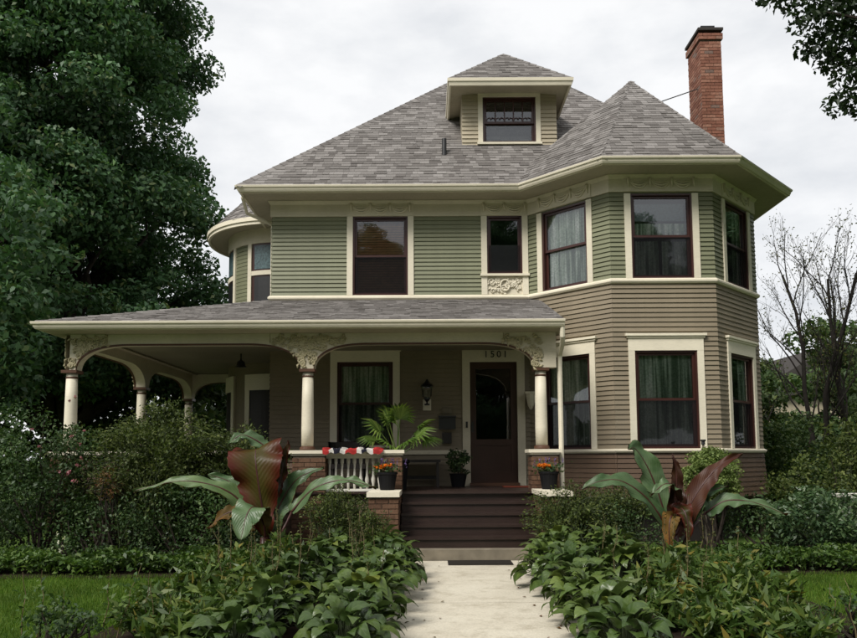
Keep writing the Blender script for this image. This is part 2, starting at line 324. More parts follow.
def quads_mesh(name, V, m):
    n = len(V) // 4; me = bpy.data.meshes.new(name); me.vertices.add(len(V)); me.vertices.foreach_set('co', V.astype(np.float32).ravel())
    me.loops.add(len(V)); me.loops.foreach_set('vertex_index', np.arange(len(V), dtype=np.int32))
    me.polygons.add(n); me.polygons.foreach_set('loop_start', np.arange(0, len(V), 4, dtype=np.int32))
    me.materials.append(M[m]); me.update(calc_edges=True); me.validate(); return me
def clump_points(cl, per, flat_=.65, pw=.42):
    """cl: list (x,y,z,r). returns points and outward vectors"""
    P, O = [], []
    for (x, y, z, r) in cl:
        k = max(4, int(per * r * r)); d = unit(RNG.normal(size=(k, 3))); q = d * (r * RNG.random(k)[:, None] ** pw); q[:, 2] *= flat_
        P.append(q + (x, y, z)); O.append(d)
    return np.vstack(P), np.vstack(O)
def wig(p0, p1, k=6, amp=.1, sag=0):
    p0, p1 = np.array(p0, float), np.array(p1, float); t_ = np.linspace(0, 1, k)[:, None]
    q = p0 + (p1 - p0) * t_; ln = np.linalg.norm(p1 - p0)
    q[1:-1] += RNG.normal(size=(k - 2, 3)) * amp * ln * .5
    q[:, 2] += sag * ln * np.sin(t_[:, 0] * math.pi); return q

# ------------------------------------------------------------------ ground
b = MB(); b.add([(-400, -400, -.012), (400, -400, -.012), (400, 900, -.012), (-400, 900, -.012)], [(0, 1, 2, 3)])
g = b.build('ground', 'lawn'); g['kind'] = 'structure'
def bed(pts, z):
    b = MB(); b.poly([(x, y, z) for x, y in pts], (0, 0, -.05)); o = b.build('garden_bed', 'soil'); o['kind'] = 'structure'; return o
def blob(x0, x1, y0, y1, k=10, j=.08):
    top = [(x0 + (x1 - x0) * i / k, y0 + random.uniform(-j, j)) for i in range(k + 1)]
    bot = [(x1 - (x1 - x0) * i / k, y1 + random.uniform(-j, j)) for i in range(k + 1)]
    return top + bot
bed(blob(-9, -2.9, 9.75, 12.3), .012); bed(blob(-2.85, -.42, 5.6, 12.2), .018); bed(blob(1.62, 3.9, 5.6, 12.3), .018); bed(blob(3.95, 9, 9.7, 13.2), .012)
walk = MB(); walk.box(-.38, 1.58, -2.58, 10.98, -.06, -.004); walk = walk.build('front_walk', 'soil'); walk['kind'] = 'structure'
for i, (y0, y1) in enumerate([(7.85, 10.985), (4.7, 7.822), (1.55, 4.69), (-2.58, 1.54)]):
    MB().box(-.40, 1.60, y0, y1, -.05, .022 + .002 * (i % 2)).build('slab', 'concrete', walk)

sw = MB().box(-60, 60, -4.2, -2.6, -.05, .02).build('bounce_sidewalk', 'concrete'); sw['kind'] = 'structure'  # unseen paving, added so its neutral bounce offsets the green lawn
M['asphalt'] = flat('asphalt', (.06, .058, .055), .9, .2, 0, .3, 30)
rd = MB().box(-60, 60, -16.5, -7.0, -.2, -.004).build('road', 'asphalt'); rd['kind'] = 'structure'  # unseen roadway, also added for neutral bounce light
# ------------------------------------------------------------------ the house
house = thing('house', 'two-storey green and taupe clapboard house with cream trim, corner tower and wraparound porch', 'house', (1.0, 14.6, 0))
ZF, Z1, ZB, Z2, ZFR, ZE = .96, 1.60, 4.62, 4.66, 6.30, 6.70
A_, B_, C_, D_ = (1.995, 14.615), (3.31, 13.3), (5.17, 13.3), (6.485, 14.615)
FF = Frame((-3.09, 14.61), A_); FL = Frame(A_, B_); FC = Frame(B_, C_); FR = Frame(C_, D_)
FS = Frame(D_, (6.485, 25.0)); FW = Frame((-3.09, 25.0), (-3.09, 14.61)); FBK = Frame((6.485, 25.0), (-3.09, 25.0))
def wall(F, z0, z1, holes, matname, th=.14):
    """flat sheathing with openings; holes (u0,u1,z0,z1)"""
    us = sorted({0, F.len, *[h[0] for h in holes], *[h[1] for h in holes]}); zs = sorted({z0, z1, *[h[2] for h in holes], *[h[3] for h in holes]})
    b = MB()
    for i in range(len(us) - 1):
        for j in range(len(zs) - 1):
            um, zm = (us[i] + us[i + 1]) / 2, (zs[j] + zs[j + 1]) / 2
            if any(h[0] < um < h[1] and h[2] < zm < h[3] for h in holes): continue
            b.fquad(F, us[i], us[i + 1], 0, zs[j], zs[j + 1]); b.fquad(F, us[i], us[i + 1], -th, zs[j], zs[j + 1])
    for h in holes:
        u0, u1, a0, a1 = h
        for (p, q) in (((u0, a0), (u1, a0)), ((u1, a0), (u1, a1)), ((u1, a1), (u0, a1)), ((u0, a1), (u0, a0))):
            b.add([F.p(p[0], 0, p[1]), F.p(q[0], 0, q[1]), F.p(q[0], -th, q[1]), F.p(p[0], -th, p[1])], [(0, 1, 2, 3)])
    return b.build('wall', matname, house)
BOARDS = {}
def board_mesh(Ln, ex, m):
    k = (round(Ln, 3), round(ex, 4), m)
    if k not in BOARDS:
        b = MB(); t0, t1 = .006, .030
        b.add([(0, 0, 0), (Ln, 0, 0), (Ln, -t1, 0), (0, -t1, 0), (0, 0, ex + .012), (Ln, 0, ex + .012), (Ln, -t0, ex + .012), (0, -t0, ex + .012)],
              [(3, 2, 1, 0), (4, 5, 6, 7), (0, 1, 5, 4), (1, 2, 6, 5), (2, 3, 7, 6), (3, 0, 4, 7)])
        me = bpy.data.meshes.new('clapboard'); me.from_pydata(b.v, [], b.f); me.materials.append(M[m]); BOARDS[k] = me
    return BOARDS[k]
def siding(F, parent, z0, z1, cuts, m, ex=.086, single=True, u0=0, u1=None, name='clapboard', flare=0):
    u1 = F.len if u1 is None else u1; n = max(1, round((z1 - z0) / ex)); ex = (z1 - z0) / n; joined = MB()
    for i in range(n):
        a0 = z0 + i * ex; a1 = a0 + ex; segs = [(u0, u1)]
        for c_ in cuts:
            if c_[2] < a1 - .012 and c_[3] > a0 + .03:
                ns = []
                for s_ in segs:
                    if c_[0] > s_[0]: ns.append((s_[0], min(s_[1], c_[0])))
                    if c_[1] < s_[1]: ns.append((max(s_[0], c_[1]), s_[1]))
                segs = [s_ for s_ in ns if s_[1] - s_[0] > .02]
        fo = flare * (1 - (i + .5) / n) ** 1.6
        for s_ in segs:
            Ln = s_[1] - s_[0]
            if single:
                o = bpy.data.objects.new(name, board_mesh(Ln, ex, m)); COL.objects.link(o); o.parent = parent
                o.location = F.p(s_[0], fo, a0); o.rotation_euler = (random.uniform(-.004, .004), 0, F.ang)
            else:
                q = [F.p(u, d, z) for u, d, z in ((s_[0], 0, a0), (s_[1], 0, a0), (s_[1], fo + .026, a0), (s_[0], fo + .026, a0), (s_[0], 0, a1), (s_[1], 0, a1), (s_[1], fo + .007, a1 + .01), (s_[0], fo + .007, a1 + .01))]
                joined.add(q, [(3, 2, 1, 0), (4, 5, 6, 7), (0, 1, 5, 4), (1, 2, 6, 5), (2, 3, 7, 6), (3, 0, 4, 7)])
    if not single: joined.build(name + 's', m, parent, kind='stuff')
def window(F, u0, u1, z0, z1, cw=.115, head=.0, style='plain', sill=True, screen=True, mid=.5, trim='cream', apron=0):
    """opening u0..u1, z0..z1; cream casing, maroon double-hung sashes, panes, screen on the lower sash"""
    e = .045; fr_ = .035; zm = z0 + (z1 - z0) * mid; b = MB()       # outer frame in maroon
    b.fbox(F, u0, u0 + fr_, -.10, .02, z0, z1); b.fbox(F, u1 - fr_, u1, -.10, .02, z0, z1); b.fbox(F, u0 + fr_, u1 - fr_, -.10, .02, z1 - fr_, z1); b.fbox(F, u0 + fr_, u1 - fr_, -.10, .02, z0, z0 + fr_)
    w = b.build('window', 'maroon', house)
    MB().fbox(F, u0 - cw, u0, 0, e, z0, z1).build('casing', trim, w); MB().fbox(F, u1, u1 + cw, 0, e, z0, z1).build('casing', trim, w)
    if head:
        b = MB(); b.fbox(F, u0 - cw, u1 + cw, 0, e + .002, z1, z1 + head - .035); b.fbox(F, u0 - cw - .05, u1 + cw + .05, 0, e + .05, z1 + head, z1 + head + .045)
        b.fbox(F, u0 - cw - .025, u1 + cw + .025, 0, e + .025, z1 + head - .035, z1 + head); b.build('head', trim, w)
    if sill: MB().fbox(F, u0 - cw - .02, u1 + cw + .02, 0, .085, z0 - .045, z0).build('sill', trim, w)
    def sash(a0, a1, d, nm):
        s_ = .045; l, r = u0 + fr_, u1 - fr_; b = MB()
        b.fbox(F, l, l + s_, d - .035, d, a0, a1); b.fbox(F, r - s_, r, d - .035, d, a0, a1); b.fbox(F, l + s_, r - s_, d - .035, d, a0, a0 + s_); b.fbox(F, l + s_, r - s_, d - .035, d, a1 - s_, a1)
        if style == 'gothic' and nm == 'up':
            nb = 5; wd = (r - l - 2 * s_) / nb
            for i in range(1, nb): b.fbox(F, l + s_ + wd * i - .012, l + s_ + wd * i + .012, d - .03, d + .004, a0 + s_, a1 - s_)
            for i in range(nb):          # pointed tracery at the foot of each light
                cxx = l + s_ + wd * (i + .5)
                for k in (-1, 1):
                    b.tube([F.p(cxx + k * wd * .48, d - .01, a0 + s_), F.p(cxx + k * wd * .40, d - .01, a0 + s_ + .07), F.p(cxx + k * wd * .12, d - .01, a0 + s_ + .09), F.p(cxx, d - .01, a0 + s_ + .045)], .012, 5)
        b.build('sash', 'maroon', w)
        p = MB(); p.fquad(F, l + s_, r - s_, d - .02, a0 + s_, a1 - s_); p.build('pane', 'glass', w)
    if style == 'fixed': sash(z0 + fr_, z1 - fr_, -.02, 'up')
    else:
        sash(zm - .02, z1 - fr_, -.02, 'up'); sash(z0 + fr_, zm + .025, -.06, 'lo')
    if screen:
        p = MB(); p.fquad(F, u0 + fr_, u1 - fr_, -.006, z0 + fr_, zm - .02 if style != 'fixed' else z0 + (z1 - z0) * .5); p.build('insect_screen', 'screen', w)
    return w
def curtain(F, u0, u1, z0, z1, label, m='lace', d=-.118, waves=9, gap=0):
    b = MB(); k = 60
    for (a0, a1) in ([(u0, u1)] if not gap else [(u0, (u0 + u1) / 2 - gap), ((u0 + u1) / 2 + gap, u1)]):
        vs = []
        for i in range(k + 1):
            s_ = i / k; u = a0 + (a1 - a0) * s_; dd = d + .016 * math.sin(s_ * waves * 6.28 + random.uniform(-.3, .3))
            vs += [F.p(u, dd, z0 + .01 * math.sin(s_ * 40)), F.p(u, d + .6 * (dd - d), z1)]
        b.add(vs, [(2 * i, 2 * i + 2, 2 * i + 3, 2 * i + 1) for i in range(k)])
    return tag(b.build('curtain', m), label, 'curtain', 'curtains in the house windows')
def casecut(u0, u1, z0, z1, cw=.115, head=0): return (u0 - cw, u1 + cw, z0 - .045, z1 + (head + .045 if head else 0))

# --- upper storey, front
W1 = (1.60, 2.695, 4.705, 6.30); W2 = (4.265, 4.965, 5.12, 6.30)
wf = wall(FF, ZB, 6.66, [W1, W2], 'green')
siding(FF, wf, Z2 + .045, ZFR, [casecut(*W1), (W2[0] - .115, W2[1] + .15, 4.6, 6.4)], 'green')
window(FF, *W1, sill=False, screen=True, mid=.5); window(FF, *W2, style='fixed', sill=True)
for u in (W2[0] - .115, W2[1]): MB().fbox(FF, u, u + .115, 0, .045, 4.706, 5.072).build('casing', 'cream', house)
# --- tower upper and lower
TL2 = (.365, 1.385, 4.70, 6.27); TC2 = (.372, 1.488, 4.70, 6.27); TR2 = (.475, 1.495, 4.70, 6.27)
TL1 = (.365, 1.385, 1.645, 3.39); TC1 = (.372, 1.488, 1.645, 3.39); TR1 = (.475, 1.495, 1.645, 3.39)
for F, w2, w1, single in ((FL, TL2, TL1, True), (FC, TC2, TC1, True), (FR, TR2, TR1, False)):
    wu = wall(F, ZB, 6.66, [w2], 'green'); siding(F, wu, Z2 + .045, ZFR, [casecut(*w2)], 'green', single=single, u0=-.0124, u1=F.len + .0124)
    window(F, *w2, sill=False, screen=F is FC or F is FR)
    wl = wall(F, .75, ZB, [w1], 'taupe'); siding(F, wl, Z1 + .045, ZB - .01, [casecut(*w1, head=.26)], 'taupe', ex=.088, single=single, u0=-.0124, u1=F.len + .0124)
    window(F, *w1, head=.26, sill=False)
FSs = Frame(D_, (6.485, 25.0))
ws = wall(FSs, ZB, 6.66, [], 'green'); siding(FSs, ws, Z2 + .045, ZFR, [], 'green', single=False)
ws = wall(FSs, .0, ZB, [], 'taupe'); siding(FSs, ws, Z1 + .045, ZB - .01, [], 'taupe', single=False)
wb = wall(FBK, 0, 6.66, [], 'taupe')
wlft = wall(FW, ZB, 6.66, [], 'green'); siding(FW, wlft, Z2 + .045, ZFR, [], 'green', single=False)
wlft = wall(FW, 0, ZB, [], 'taupe'); siding(FW, wlft, Z1 + .045, ZB - .4, [], 'taupe', single=False)
# --- lower front wall under the porch: window and door
PW = (1.305, 2.395, 1.75, 3.38); DR = (3.9, 4.82, 1.02, 3.37)
wp = wall(FF, 0, ZB, [PW, DR], 'taupe'); siding(FF, wp, Z1 + .05, 3.6, [casecut(*PW, head=.24), (DR[0] - .15, DR[1] + .15, .9, 3.72)], 'taupe', ex=.088, single=False)
siding(FF, wp, ZF, Z1 - .03, [(DR[0] - .15, DR[1] + .15, .9, 3.72)], 'taupe', ex=.1, single=False)
window(FF, *PW, cw=.135, head=.24)
MB().fbox(FF, 0, DR[0] - .15, .0, .05, Z1 - .03, Z1 + .05).build('wall_band', 'frieze', house)
dr = MB(); dr.fbox(FF, DR[0] - .15, DR[0], 0, .045, ZF, DR[3]); dr.fbox(FF, DR[1], DR[1] + .15, 0, .045, ZF, DR[3]); dr.fbox(FF, DR[0] - .15, DR[1] + .15, 0, .047, DR[3], DR[3] + .33)
dr.fbox(FF, DR[0] - .19, DR[1] + .19, 0, .09, DR[3] + .33, DR[3] + .38)
door = dr.build('door', 'frieze', house)
b = MB(); l, r, z0, z1 = DR
b.fbox(FF, l, l + .12, -.09, -.04, z0, z1); b.fbox(FF, r - .12, r, -.09, -.04, z0, z1); b.fbox(FF, l + .12, r - .12, -.09, -.04, z1 - .13, z1); b.fbox(FF, l + .12, r - .12, -.09, -.04, z0, z0 + .2); b.fbox(FF, l + .12, r - .12, -.09, -.04, z0 + .72, z0 + .84)
b.fbox(FF, l + .12, r - .12, -.085, -.06, z0 + .2, z0 + .72)
b.build('door_leaf', 'doorwood', door)
p = MB(); p.fquad(FF, l + .12, r - .12, -.065, z0 + .84, z1 - .13); p.build('pane', 'glass', door)
MB().fbox(FF, l + .03, l + .07, -.04, .0, z0 + .98, z0 + 1.18).build('handle', 'black', door)
MB().fbox(FF, l - .02, r + .02, -.1, .10, ZF, z0).build('threshold', 'trimbrown', door)
def text_mesh(s, size, ext, name, m, parent, loc, rot):
    cu = bpy.data.curves.new(name, 'FONT'); cu.body = s; cu.size = size; cu.extrude = ext; cu.align_x = 'CENTER'; cu.space_character = 1.15
    tmp = bpy.data.objects.new(name + '_t', cu); COL.objects.link(tmp); bpy.context.view_layer.update()
    me = bpy.data.meshes.new_from_object(tmp.evaluated_get(bpy.context.evaluated_depsgraph_get())); bpy.data.objects.remove(tmp); bpy.data.curves.remove(cu)
    me.materials.clear(); me.materials.append(M[m]); o = bpy.data.objects.new(name, me); COL.objects.link(o); o.parent = parent; o.location = loc; o.rotation_euler = rot; return o
for i, ch in enumerate('1501'):
    text_mesh(ch, .185, .008, 'number', 'black', door, (1.13 + i * .125, 14.61 - .057, 3.455), (rad(90), 0, 0))
# --- belts, frieze, soffit, gutter
path2 = [(-3.09, 25), (-3.09, 14.61), A_, B_, C_, D_, (6.485, 25)]
MB().sweep([(0, ZB - .01), (.045, ZB - .01), (.07, ZB + .02), (.07, ZB + .05), (.035, Z2 + .045), (0, Z2 + .045)], path2).build('belt_course', 'cream', house)
MB().sweep([(0, ZFR), (.040, ZFR), (.04, 6.61), (0, 6.61)], path2).build('frieze', 'frieze', house)
MB().sweep([(.042, 6.54), (.085, 6.60), (.085, 6.612), (.042, 6.612)], path2).build('bed_moulding', 'frieze', house)
skp = [(-.0, 0)]
MB().sweep([(0, Z1 - .03), (.05, Z1 - .03), (.075, Z1), (.075, Z1 + .025), (.03, Z1 + .045), (0, Z1 + .045)], [A_, B_, C_, D_, (6.485, 25)]).build('water_table', 'cream', house)
for F in (FL, FC, FR):
    sk = MB(); sk.fquad(F, -.0, F.len, .004, .72, Z1 - .03); sk = sk.build('skirt', 'brown', house)
    siding(F, sk, .78, Z1 - .03, [], 'brown', ex=.088, u0=-.03, u1=F.len + .03, name='skirt_board', flare=.07)
MB().sweep([(-.3, 0), (-.28, 0), (-.28, .8), (-.3, .8)], [A_, B_, C_, D_, (6.485, 25)]).build('shade_foundation', 'dark', house)  # dark sheet painting in the shadowed void below the skirt
EV = [(-3.59, 25.6), (-3.59, 14.0), (1.762, 14.0), (3.062, 12.70), (5.418, 12.70), (7.085, 14.367), (7.085, 25.6)]
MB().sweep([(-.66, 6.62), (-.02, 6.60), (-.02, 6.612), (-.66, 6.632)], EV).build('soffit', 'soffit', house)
MB().sweep([(-.02, 6.585), (.0, 6.585), (.0, 6.70), (-.02, 6.70)], EV).build('fascia', 'cream', house)
GUT = [(.002, .0), (.035, .0), (.055, .03), (.062, .06), (.085, .075), (.092, .105), (.085, .112), (.002, .112)]
MB().sweep([(o_, 6.60 + z) for o_, z in GUT], EV).build('gutter', 'cream', house)
# vertical divisions and swags of the frieze over the upper windows
def swag(F, uc, w, zt, zb):
    b = MB(); b.fbox(F, uc - w / 2, uc + w / 2, .038, .052, zb, zt); pn = b.build('frieze_panel', 'frieze', house)
    b = MB(); lobes = 3 if w > 1 else 2
    for i in range(lobes):
        a0 = uc - w * .44 + w * .88 * i / lobes; a1 = a0 + w * .88 / lobes
        for k, (dep, r_) in enumerate(((.17, .016), (.12, .02), (.07, .014))):
            pts = [F.p(a0 + (a1 - a0) * s_, .055 + .012 * math.sin(s_ * 3.14), zt - .05 - dep * max(0, math.sin(s_ * 3.1416)) ** .8) for s_ in np.linspace(0, 1, 9)]
            b.tube(pts, [r_ * (.5 + math.sin(s_ * 3.1416) * .7) for s_ in np.linspace(0, 1, 9)], 5)
    for i in range(lobes + 1):
        u = uc - w * .44 + w * .88 * i / lobes
        b.tube([F.p(u, .06, zt - .03), F.p(u, .065, zt - .1), F.p(u + .008, .058, zt - .2)], [.03, .022, .008], 6)
    b.build('swag', 'frieze', pn, smooth=True)
swag(FF, (W1[0] + W1[1]) / 2, 1.32, 6.585, 6.305); swag(FF, (W2[0] + W2[1]) / 2, .93, 6.585, 6.305)
swag(FL, .875, 1.25, 6.585, 6.305); swag(FC, .93, 1.35, 6.585, 6.305); swag(FR, .985, 1.25, 6.585, 6.305)
def scrolls(b, area, k, r0=.05, dpt=.05, dirv=None):
    """carved acanthus-like scrolls: spirals and leaves on a board; area() yields a (u,z); place(u,d,z)->xyz"""
    for i in range(k):
        u, z, place = area(); r = r0 * random.uniform(.6, 1.3); ph = random.uniform(0, 6.28); sg = random.choice((-1, 1))
        pts, rr = [], []
        for s_ in np.linspace(0, 1, 12):
            q = r * (1 - .85 * s_); an = ph + sg * s_ * 8.5
            pts.append(place(u + q * math.cos(an), dpt * .5, z + q * math.sin(an))); rr.append(.017 * (1 - .4 * s_))
        b.tube(pts, rr, 5)
        an = ph + 2.5
        b.tube([place(u + r * math.cos(an), dpt * .4, z + r * math.sin(an)), place(u + r * 1.5 * math.cos(an + .3), dpt * .7, z + r * 1.5 * math.sin(an + .3)), place(u + r * 2 * math.cos(an + .7), dpt * .3, z + r * 2 * math.sin(an + .7))], [.008, .022, .004], 5)
pn = MB(); pn.fbox(FF, W2[0], W2[1], .0, .012, 4.715, 5.068); pn = pn.build('carved_panel', 'cream', house)
b = MB(); scrolls(b, lambda: (random.uniform(W2[0] + .06, W2[1] - .06), random.uniform(4.77, 5.01), lambda u, d, z: FF.p(min(max(u, W2[0] + .01), W2[1] - .01), .012 + d * .5, min(max(z, 4.72), 5.06))), 26, .055)
b.tube([FF.p((W2[0] + W2[1]) / 2 + .09 * math.cos(a_), .04, 4.89 + .11 * math.sin(a_)) for a_ in np.linspace(0, 6.28, 17)], .018, 6)
b.build('carving', 'cream', pn, smooth=True)

# --- roofs
def shingle_plane(parent, P0, P1, P2, P3=None, ex=.125, tab=.19, name='shingles'):
    """roof face: eave P0->P1, top P2 (triangle) or P3-P2 (P3 above P0, P2 above P1)"""
    P0, P1, P2 = (np.array(p, float) for p in (P0, P1, P2)); P3 = P2 if P3 is None else np.array(P3, float)
    ue = P1 - P0; Lu = np.linalg.norm(ue); ue /= Lu
    nrm = np.cross(ue, P2 - P0); nrm /= np.linalg.norm(nrm)
    if nrm[2] < 0: nrm = -nrm
    ve = np.cross(nrm, ue)
    if ve[2] < 0: ve = -ve
    H_ = (P2 - P0).dot(ve); l3, r2 = (P3 - P0).dot(ue), (P2 - P0).dot(ue)
    n = int(H_ / ex) + 1; V = []
    for i in range(n):
        v0, v1 = i * ex - .02, min((i + 1) * ex + .03, H_)
        f0, f1 = max(v0, 0) / H_, v1 / H_; l0, l1 = l3 * f0, l3 * f1; r0, r1 = Lu + (r2 - Lu) * f0, Lu + (r2 - Lu) * f1
        u = l0 - random.uniform(0, tab); dz = .012
        while u < r0:
            w = tab * random.choice((.5, .66, 1, 1, 1.33)); a0, a1 = max(u, l0), min(u + w, r0); u += w
            if a1 - a0 < .01: continue
            b0, b1 = min(max(a0, l1), r1), max(min(a1, r1), l1)
            if b1 < b0: b1 = b0
            th = dz + random.choice((0, 0, .006)); vj = v0 + random.uniform(-.006, .006)
            q0, q1 = P0 + ue * (a0 + .002) + ve * vj, P0 + ue * (a1 - .002) + ve * vj; q2, q3 = P0 + ue * b1 + ve * v1, P0 + ue * b0 + ve * v1
            V += [q0 + nrm * th, q1 + nrm * th, q2 + nrm * .003, q3 + nrm * .003]
            V += [q0 - nrm * .004, q1 - nrm * .004, q1 + nrm * th, q0 + nrm * th]
    # top face and butt of each tab share verts so that a tab is one island
    V = np.array(V).reshape(-1, 8, 3); n = len(V); vv = V[:, [0, 1, 2, 3, 4, 5]].reshape(-1, 3)
    fs = []
    for i in range(n): o_ = i * 6; fs += [(o_, o_ + 1, o_ + 2, o_ + 3), (o_ + 4, o_ + 5, o_ + 1, o_)]
    b = MB(); b.v = [tuple(p) for p in vv]; b.f = fs; b.mi = [0] * len(fs)
    return b.build(name, 'shingle', parent, kind='stuff')
def roof(name, faces, parent=house):
    b = MB()
    for f in faces: b.add([tuple(np.array(p) - (0, 0, .012)) for p in f], [tuple(range(len(f)))])
    return b.build(name, 'deck', parent)
def hipcap(rf, p0, p1, w=.11):
    p0, p1 = np.array(p0, float), np.array(p1, float); d = p1 - p0; Ln = np.linalg.norm(d); d /= Ln; s_ = np.cross(d, (0, 0, 1)); s_ /= np.linalg.norm(s_); up = np.cross(s_, d); k = int(Ln / .2); b = MB()
    for i in range(k):
        q0 = p0 + d * (Ln * i / k - .02) + up * .028; q1 = p0 + d * (Ln * (i + 1) / k + .02) + up * .016
        b.add([q0 - s_ * w - up * .075, q0, q0 + s_ * w - up * .075, q1 + s_ * w - up * .075, q1, q1 - s_ * w - up * .075], [(0, 1, 4, 5), (1, 2, 3, 4)])
    b.build('hip_cap', 'shingle', rf, kind='stuff')
zr = 6.70
e0, e1, e2, e3 = (-3.65, 13.94, zr), (7.145, 13.94, zr), (7.145, 25.6, zr), (-3.65, 25.6, zr); ap0, ap1 = (1.95, 19.5, 12.28), (2.25, 19.5, 12.28)
k0, k1 = (6.62, 13.94, zr), (7.145, 14.45, zr)      # corner clipped where the tower eave runs round
mr = roof('main_roof', [(e0, k0, ap1, ap0), (k0, k1, ap1), (k1, e2, ap1), (e2, e3, ap0, ap1), (e3, e0, ap0)])
shingle_plane(mr, e0, k0, ap1, ap0); shingle_plane(mr, k0, k1, ap1); shingle_plane(mr, k1, e2, ap1); shingle_plane(mr, e3, e0, ap0)
hipcap(mr, e0, ap0); hipcap(mr, k1, ap1)
tcx, tcy, tap = 4.24, 15.545, 2.905
oc = [(tcx + tap / math.cos(math.pi / 8) * math.cos(a_), tcy + tap / math.cos(math.pi / 8) * math.sin(a_), zr) for a_ in [math.pi / 8 + math.pi / 4 * i for i in range(8)]]
tapx = (4.40, 15.545, 9.56)
tr_ = roof('tower_roof', [(oc[i], oc[(i + 1) % 8], tapx) for i in range(8)])
for i in (3, 4, 5, 6, 7): shingle_plane(tr_, oc[i], oc[(i + 1) % 8], tapx)
for i in (4, 5, 6, 7): hipcap(tr_, oc[i], tapx, .09)
# --- dormer
Fd = Frame((.735, 15.3), (2.735, 15.3)); dw = (.44, 1.56, 8.10, 9.10)
dwall = wall(Fd, 7.7, 9.24, [dw], 'dormer'); siding(Fd, dwall, 8.02, 9.2, [casecut(*dw, cw=.10, head=0)], 'dormer', ex=.088)
window(Fd, *dw, cw=.10, style='gothic', sill=True, screen=False, mid=.46)
MB().fbox(Fd, .34, 1.66, 0, .047, 9.10, 9.22).build('casing', 'cream', house)
for x in (.735, 2.735):
    b = MB(); b.poly([(x, 15.3, 7.75), (x, 15.3, 9.24), (x, 17, 9.24), (x, 17, 8.2)], (.02 if x < 1 else -.02, 0, 0)); b.build('dormer_cheek', 'dormer', house)
de = 9.24; dl, drt, df_ = .47, 2.95, 14.75; rdg = ((dl + drt) / 2, 16.02, 10.46); rdb = ((dl + drt) / 2, 17.75, 10.46)
ddl, ddr = (dl, 16.6, de), (drt, 16.6, de)
dr_ = roof('dormer_roof', [((dl, df_, de), (drt, df_, de), rdg), ((dl, 17.0, de), (dl, df_, de), rdg, rdb), ((drt, df_, de), (drt, 17.0, de), rdb, rdg)])
shingle_plane(dr_, (dl, df_, de), (drt, df_, de), rdg); shingle_plane(dr_, (dl, 17.0, de), (dl, df_, de), rdg, rdb); shingle_plane(dr_, (drt, df_, de), (drt, 17.0, de), rdb, rdg)
hipcap(dr_, (dl, df_, de), rdg, .08); hipcap(dr_, (drt, df_, de), rdg, .08)
dp = [(dl, 17.0), (dl, df_), (drt, df_), (drt, 17.0)]
MB().sweep([(-.03, de - .15), (.01, de - .15), (.03, de - .07), (.045, de - .07), (.05, de - .005), (-.03, de - .005)], dp).build('dormer_fascia', 'cream', dr_)
MB().sweep([(-.55, de - .06), (-.03, de - .12), (-.03, de - .105), (-.55, de - .045)], dp).build('dormer_soffit', 'soffit', dr_)
MB().tube([(.35, 14.95, 7.55), (.35, 14.95, 8.05)], .05, 10).build('vent_pipe', 'black', mr)
# --- chimney of real bricks
def bricks(x0, x1, y0, y1, z0, z1, m, parent, name='bricks', h=.065, l=.2, jn=.011, sides='fl'):
    b = MB(); n = int((z1 - z0) / (h + jn)); D = .09
    for i in range(n):
        a0 = z0 + i * (h + jn); off = (i % 2) * (l / 2)
        for sd_ in sides:
            L0, L1 = (x0, x1) if sd_ in 'fb' else (y0, y1); u = L0 - off
            while u < L1 - .01:
                p0, p1 = max(u, L0), min(u + l - jn, L1); u += l
                if p1 - p0 < .02: continue
                j = random.uniform(0, .004)
                if sd_ == 'f': b.box(p0, p1, y0 - j, y0 + D, a0, a0 + h)
                elif sd_ == 'b': b.box(p0, p1, y1 - D, y1 + j, a0, a0 + h)
                elif sd_ == 'l': b.box(x0 - j - .001, x0 + D, p0, p1, a0 + .0005, a0 + h - .0005)
                else: b.box(x1 - D, x1 + j + .001, p0, p1, a0 + .0005, a0 + h - .0005)
    return b.build(name, m, parent, kind='stuff')
cx0, cx1, cy0, cy1 = 6.29, 6.77, 16.5, 17.3
ch = MB().box(cx0 + .012, cx1 - .012, cy0 + .012, cy1 - .012, 6.6, 11.2).build('chimney', 'mortar', house)
bricks(cx0, cx1, cy0, cy1, 7.0, 11.06, 'brick', ch, sides='flr')
bricks(cx0 - .035, cx1 + .035, cy0 - .035, cy1 + .035, 11.06, 11.27, 'brick', ch, 'corbel_bricks', sides='flr')
MB().box(cx0 - .05, cx1 + .05, cy0 - .05, cy1 + .05, 11.27, 11.33).build('chimney_cap', 'deck', ch)
MB().box(cx0 + .08, cx1 - .08, cy0 + .12, cy1 - .12, 11.33, 11.47).build('flue', 'black', ch)
MB().tube([(cx0 - .02, 16.7, 9.98), (5.2, 17.0, 9.72)], .012, 6).build('stay_rod', 'black', ch)
# --- round bay on the left side
tx, ty, tr = -3.3, 17.7, 1.4
def rp(a_, r, z): return (tx - r * math.cos(rad(a_)), ty - r * math.sin(rad(a_)), z)
def rband(a0, a1, r0, r1, z0, z1, b, st=4):
    k = max(1, int(abs(a1 - a0) / st)); vs = []
    for i in range(k + 1): q = a0 + (a1 - a0) * i / k; vs += [rp(q, r0, z0), rp(q, r1, z0), rp(q, r1, z1), rp(q, r0, z1)]
    fs = [(4 * i + j, 4 * i + (j + 1) % 4, 4 * i + 4 + (j + 1) % 4, 4 * i + 4 + j) for i in range(k) for j in range(4)] + [(0, 1, 2, 3)[::-1], (4 * k, 4 * k + 1, 4 * k + 2, 4 * k + 3)]
    b.add(vs, fs)
bay = MB(); rband(-60, 120, tr - .1, tr, 4.6, 6.7, bay); bay = bay.build('round_bay', 'green', house)
wina = [(-55, -18), (0, 38), (64, 100)]
b = MB()
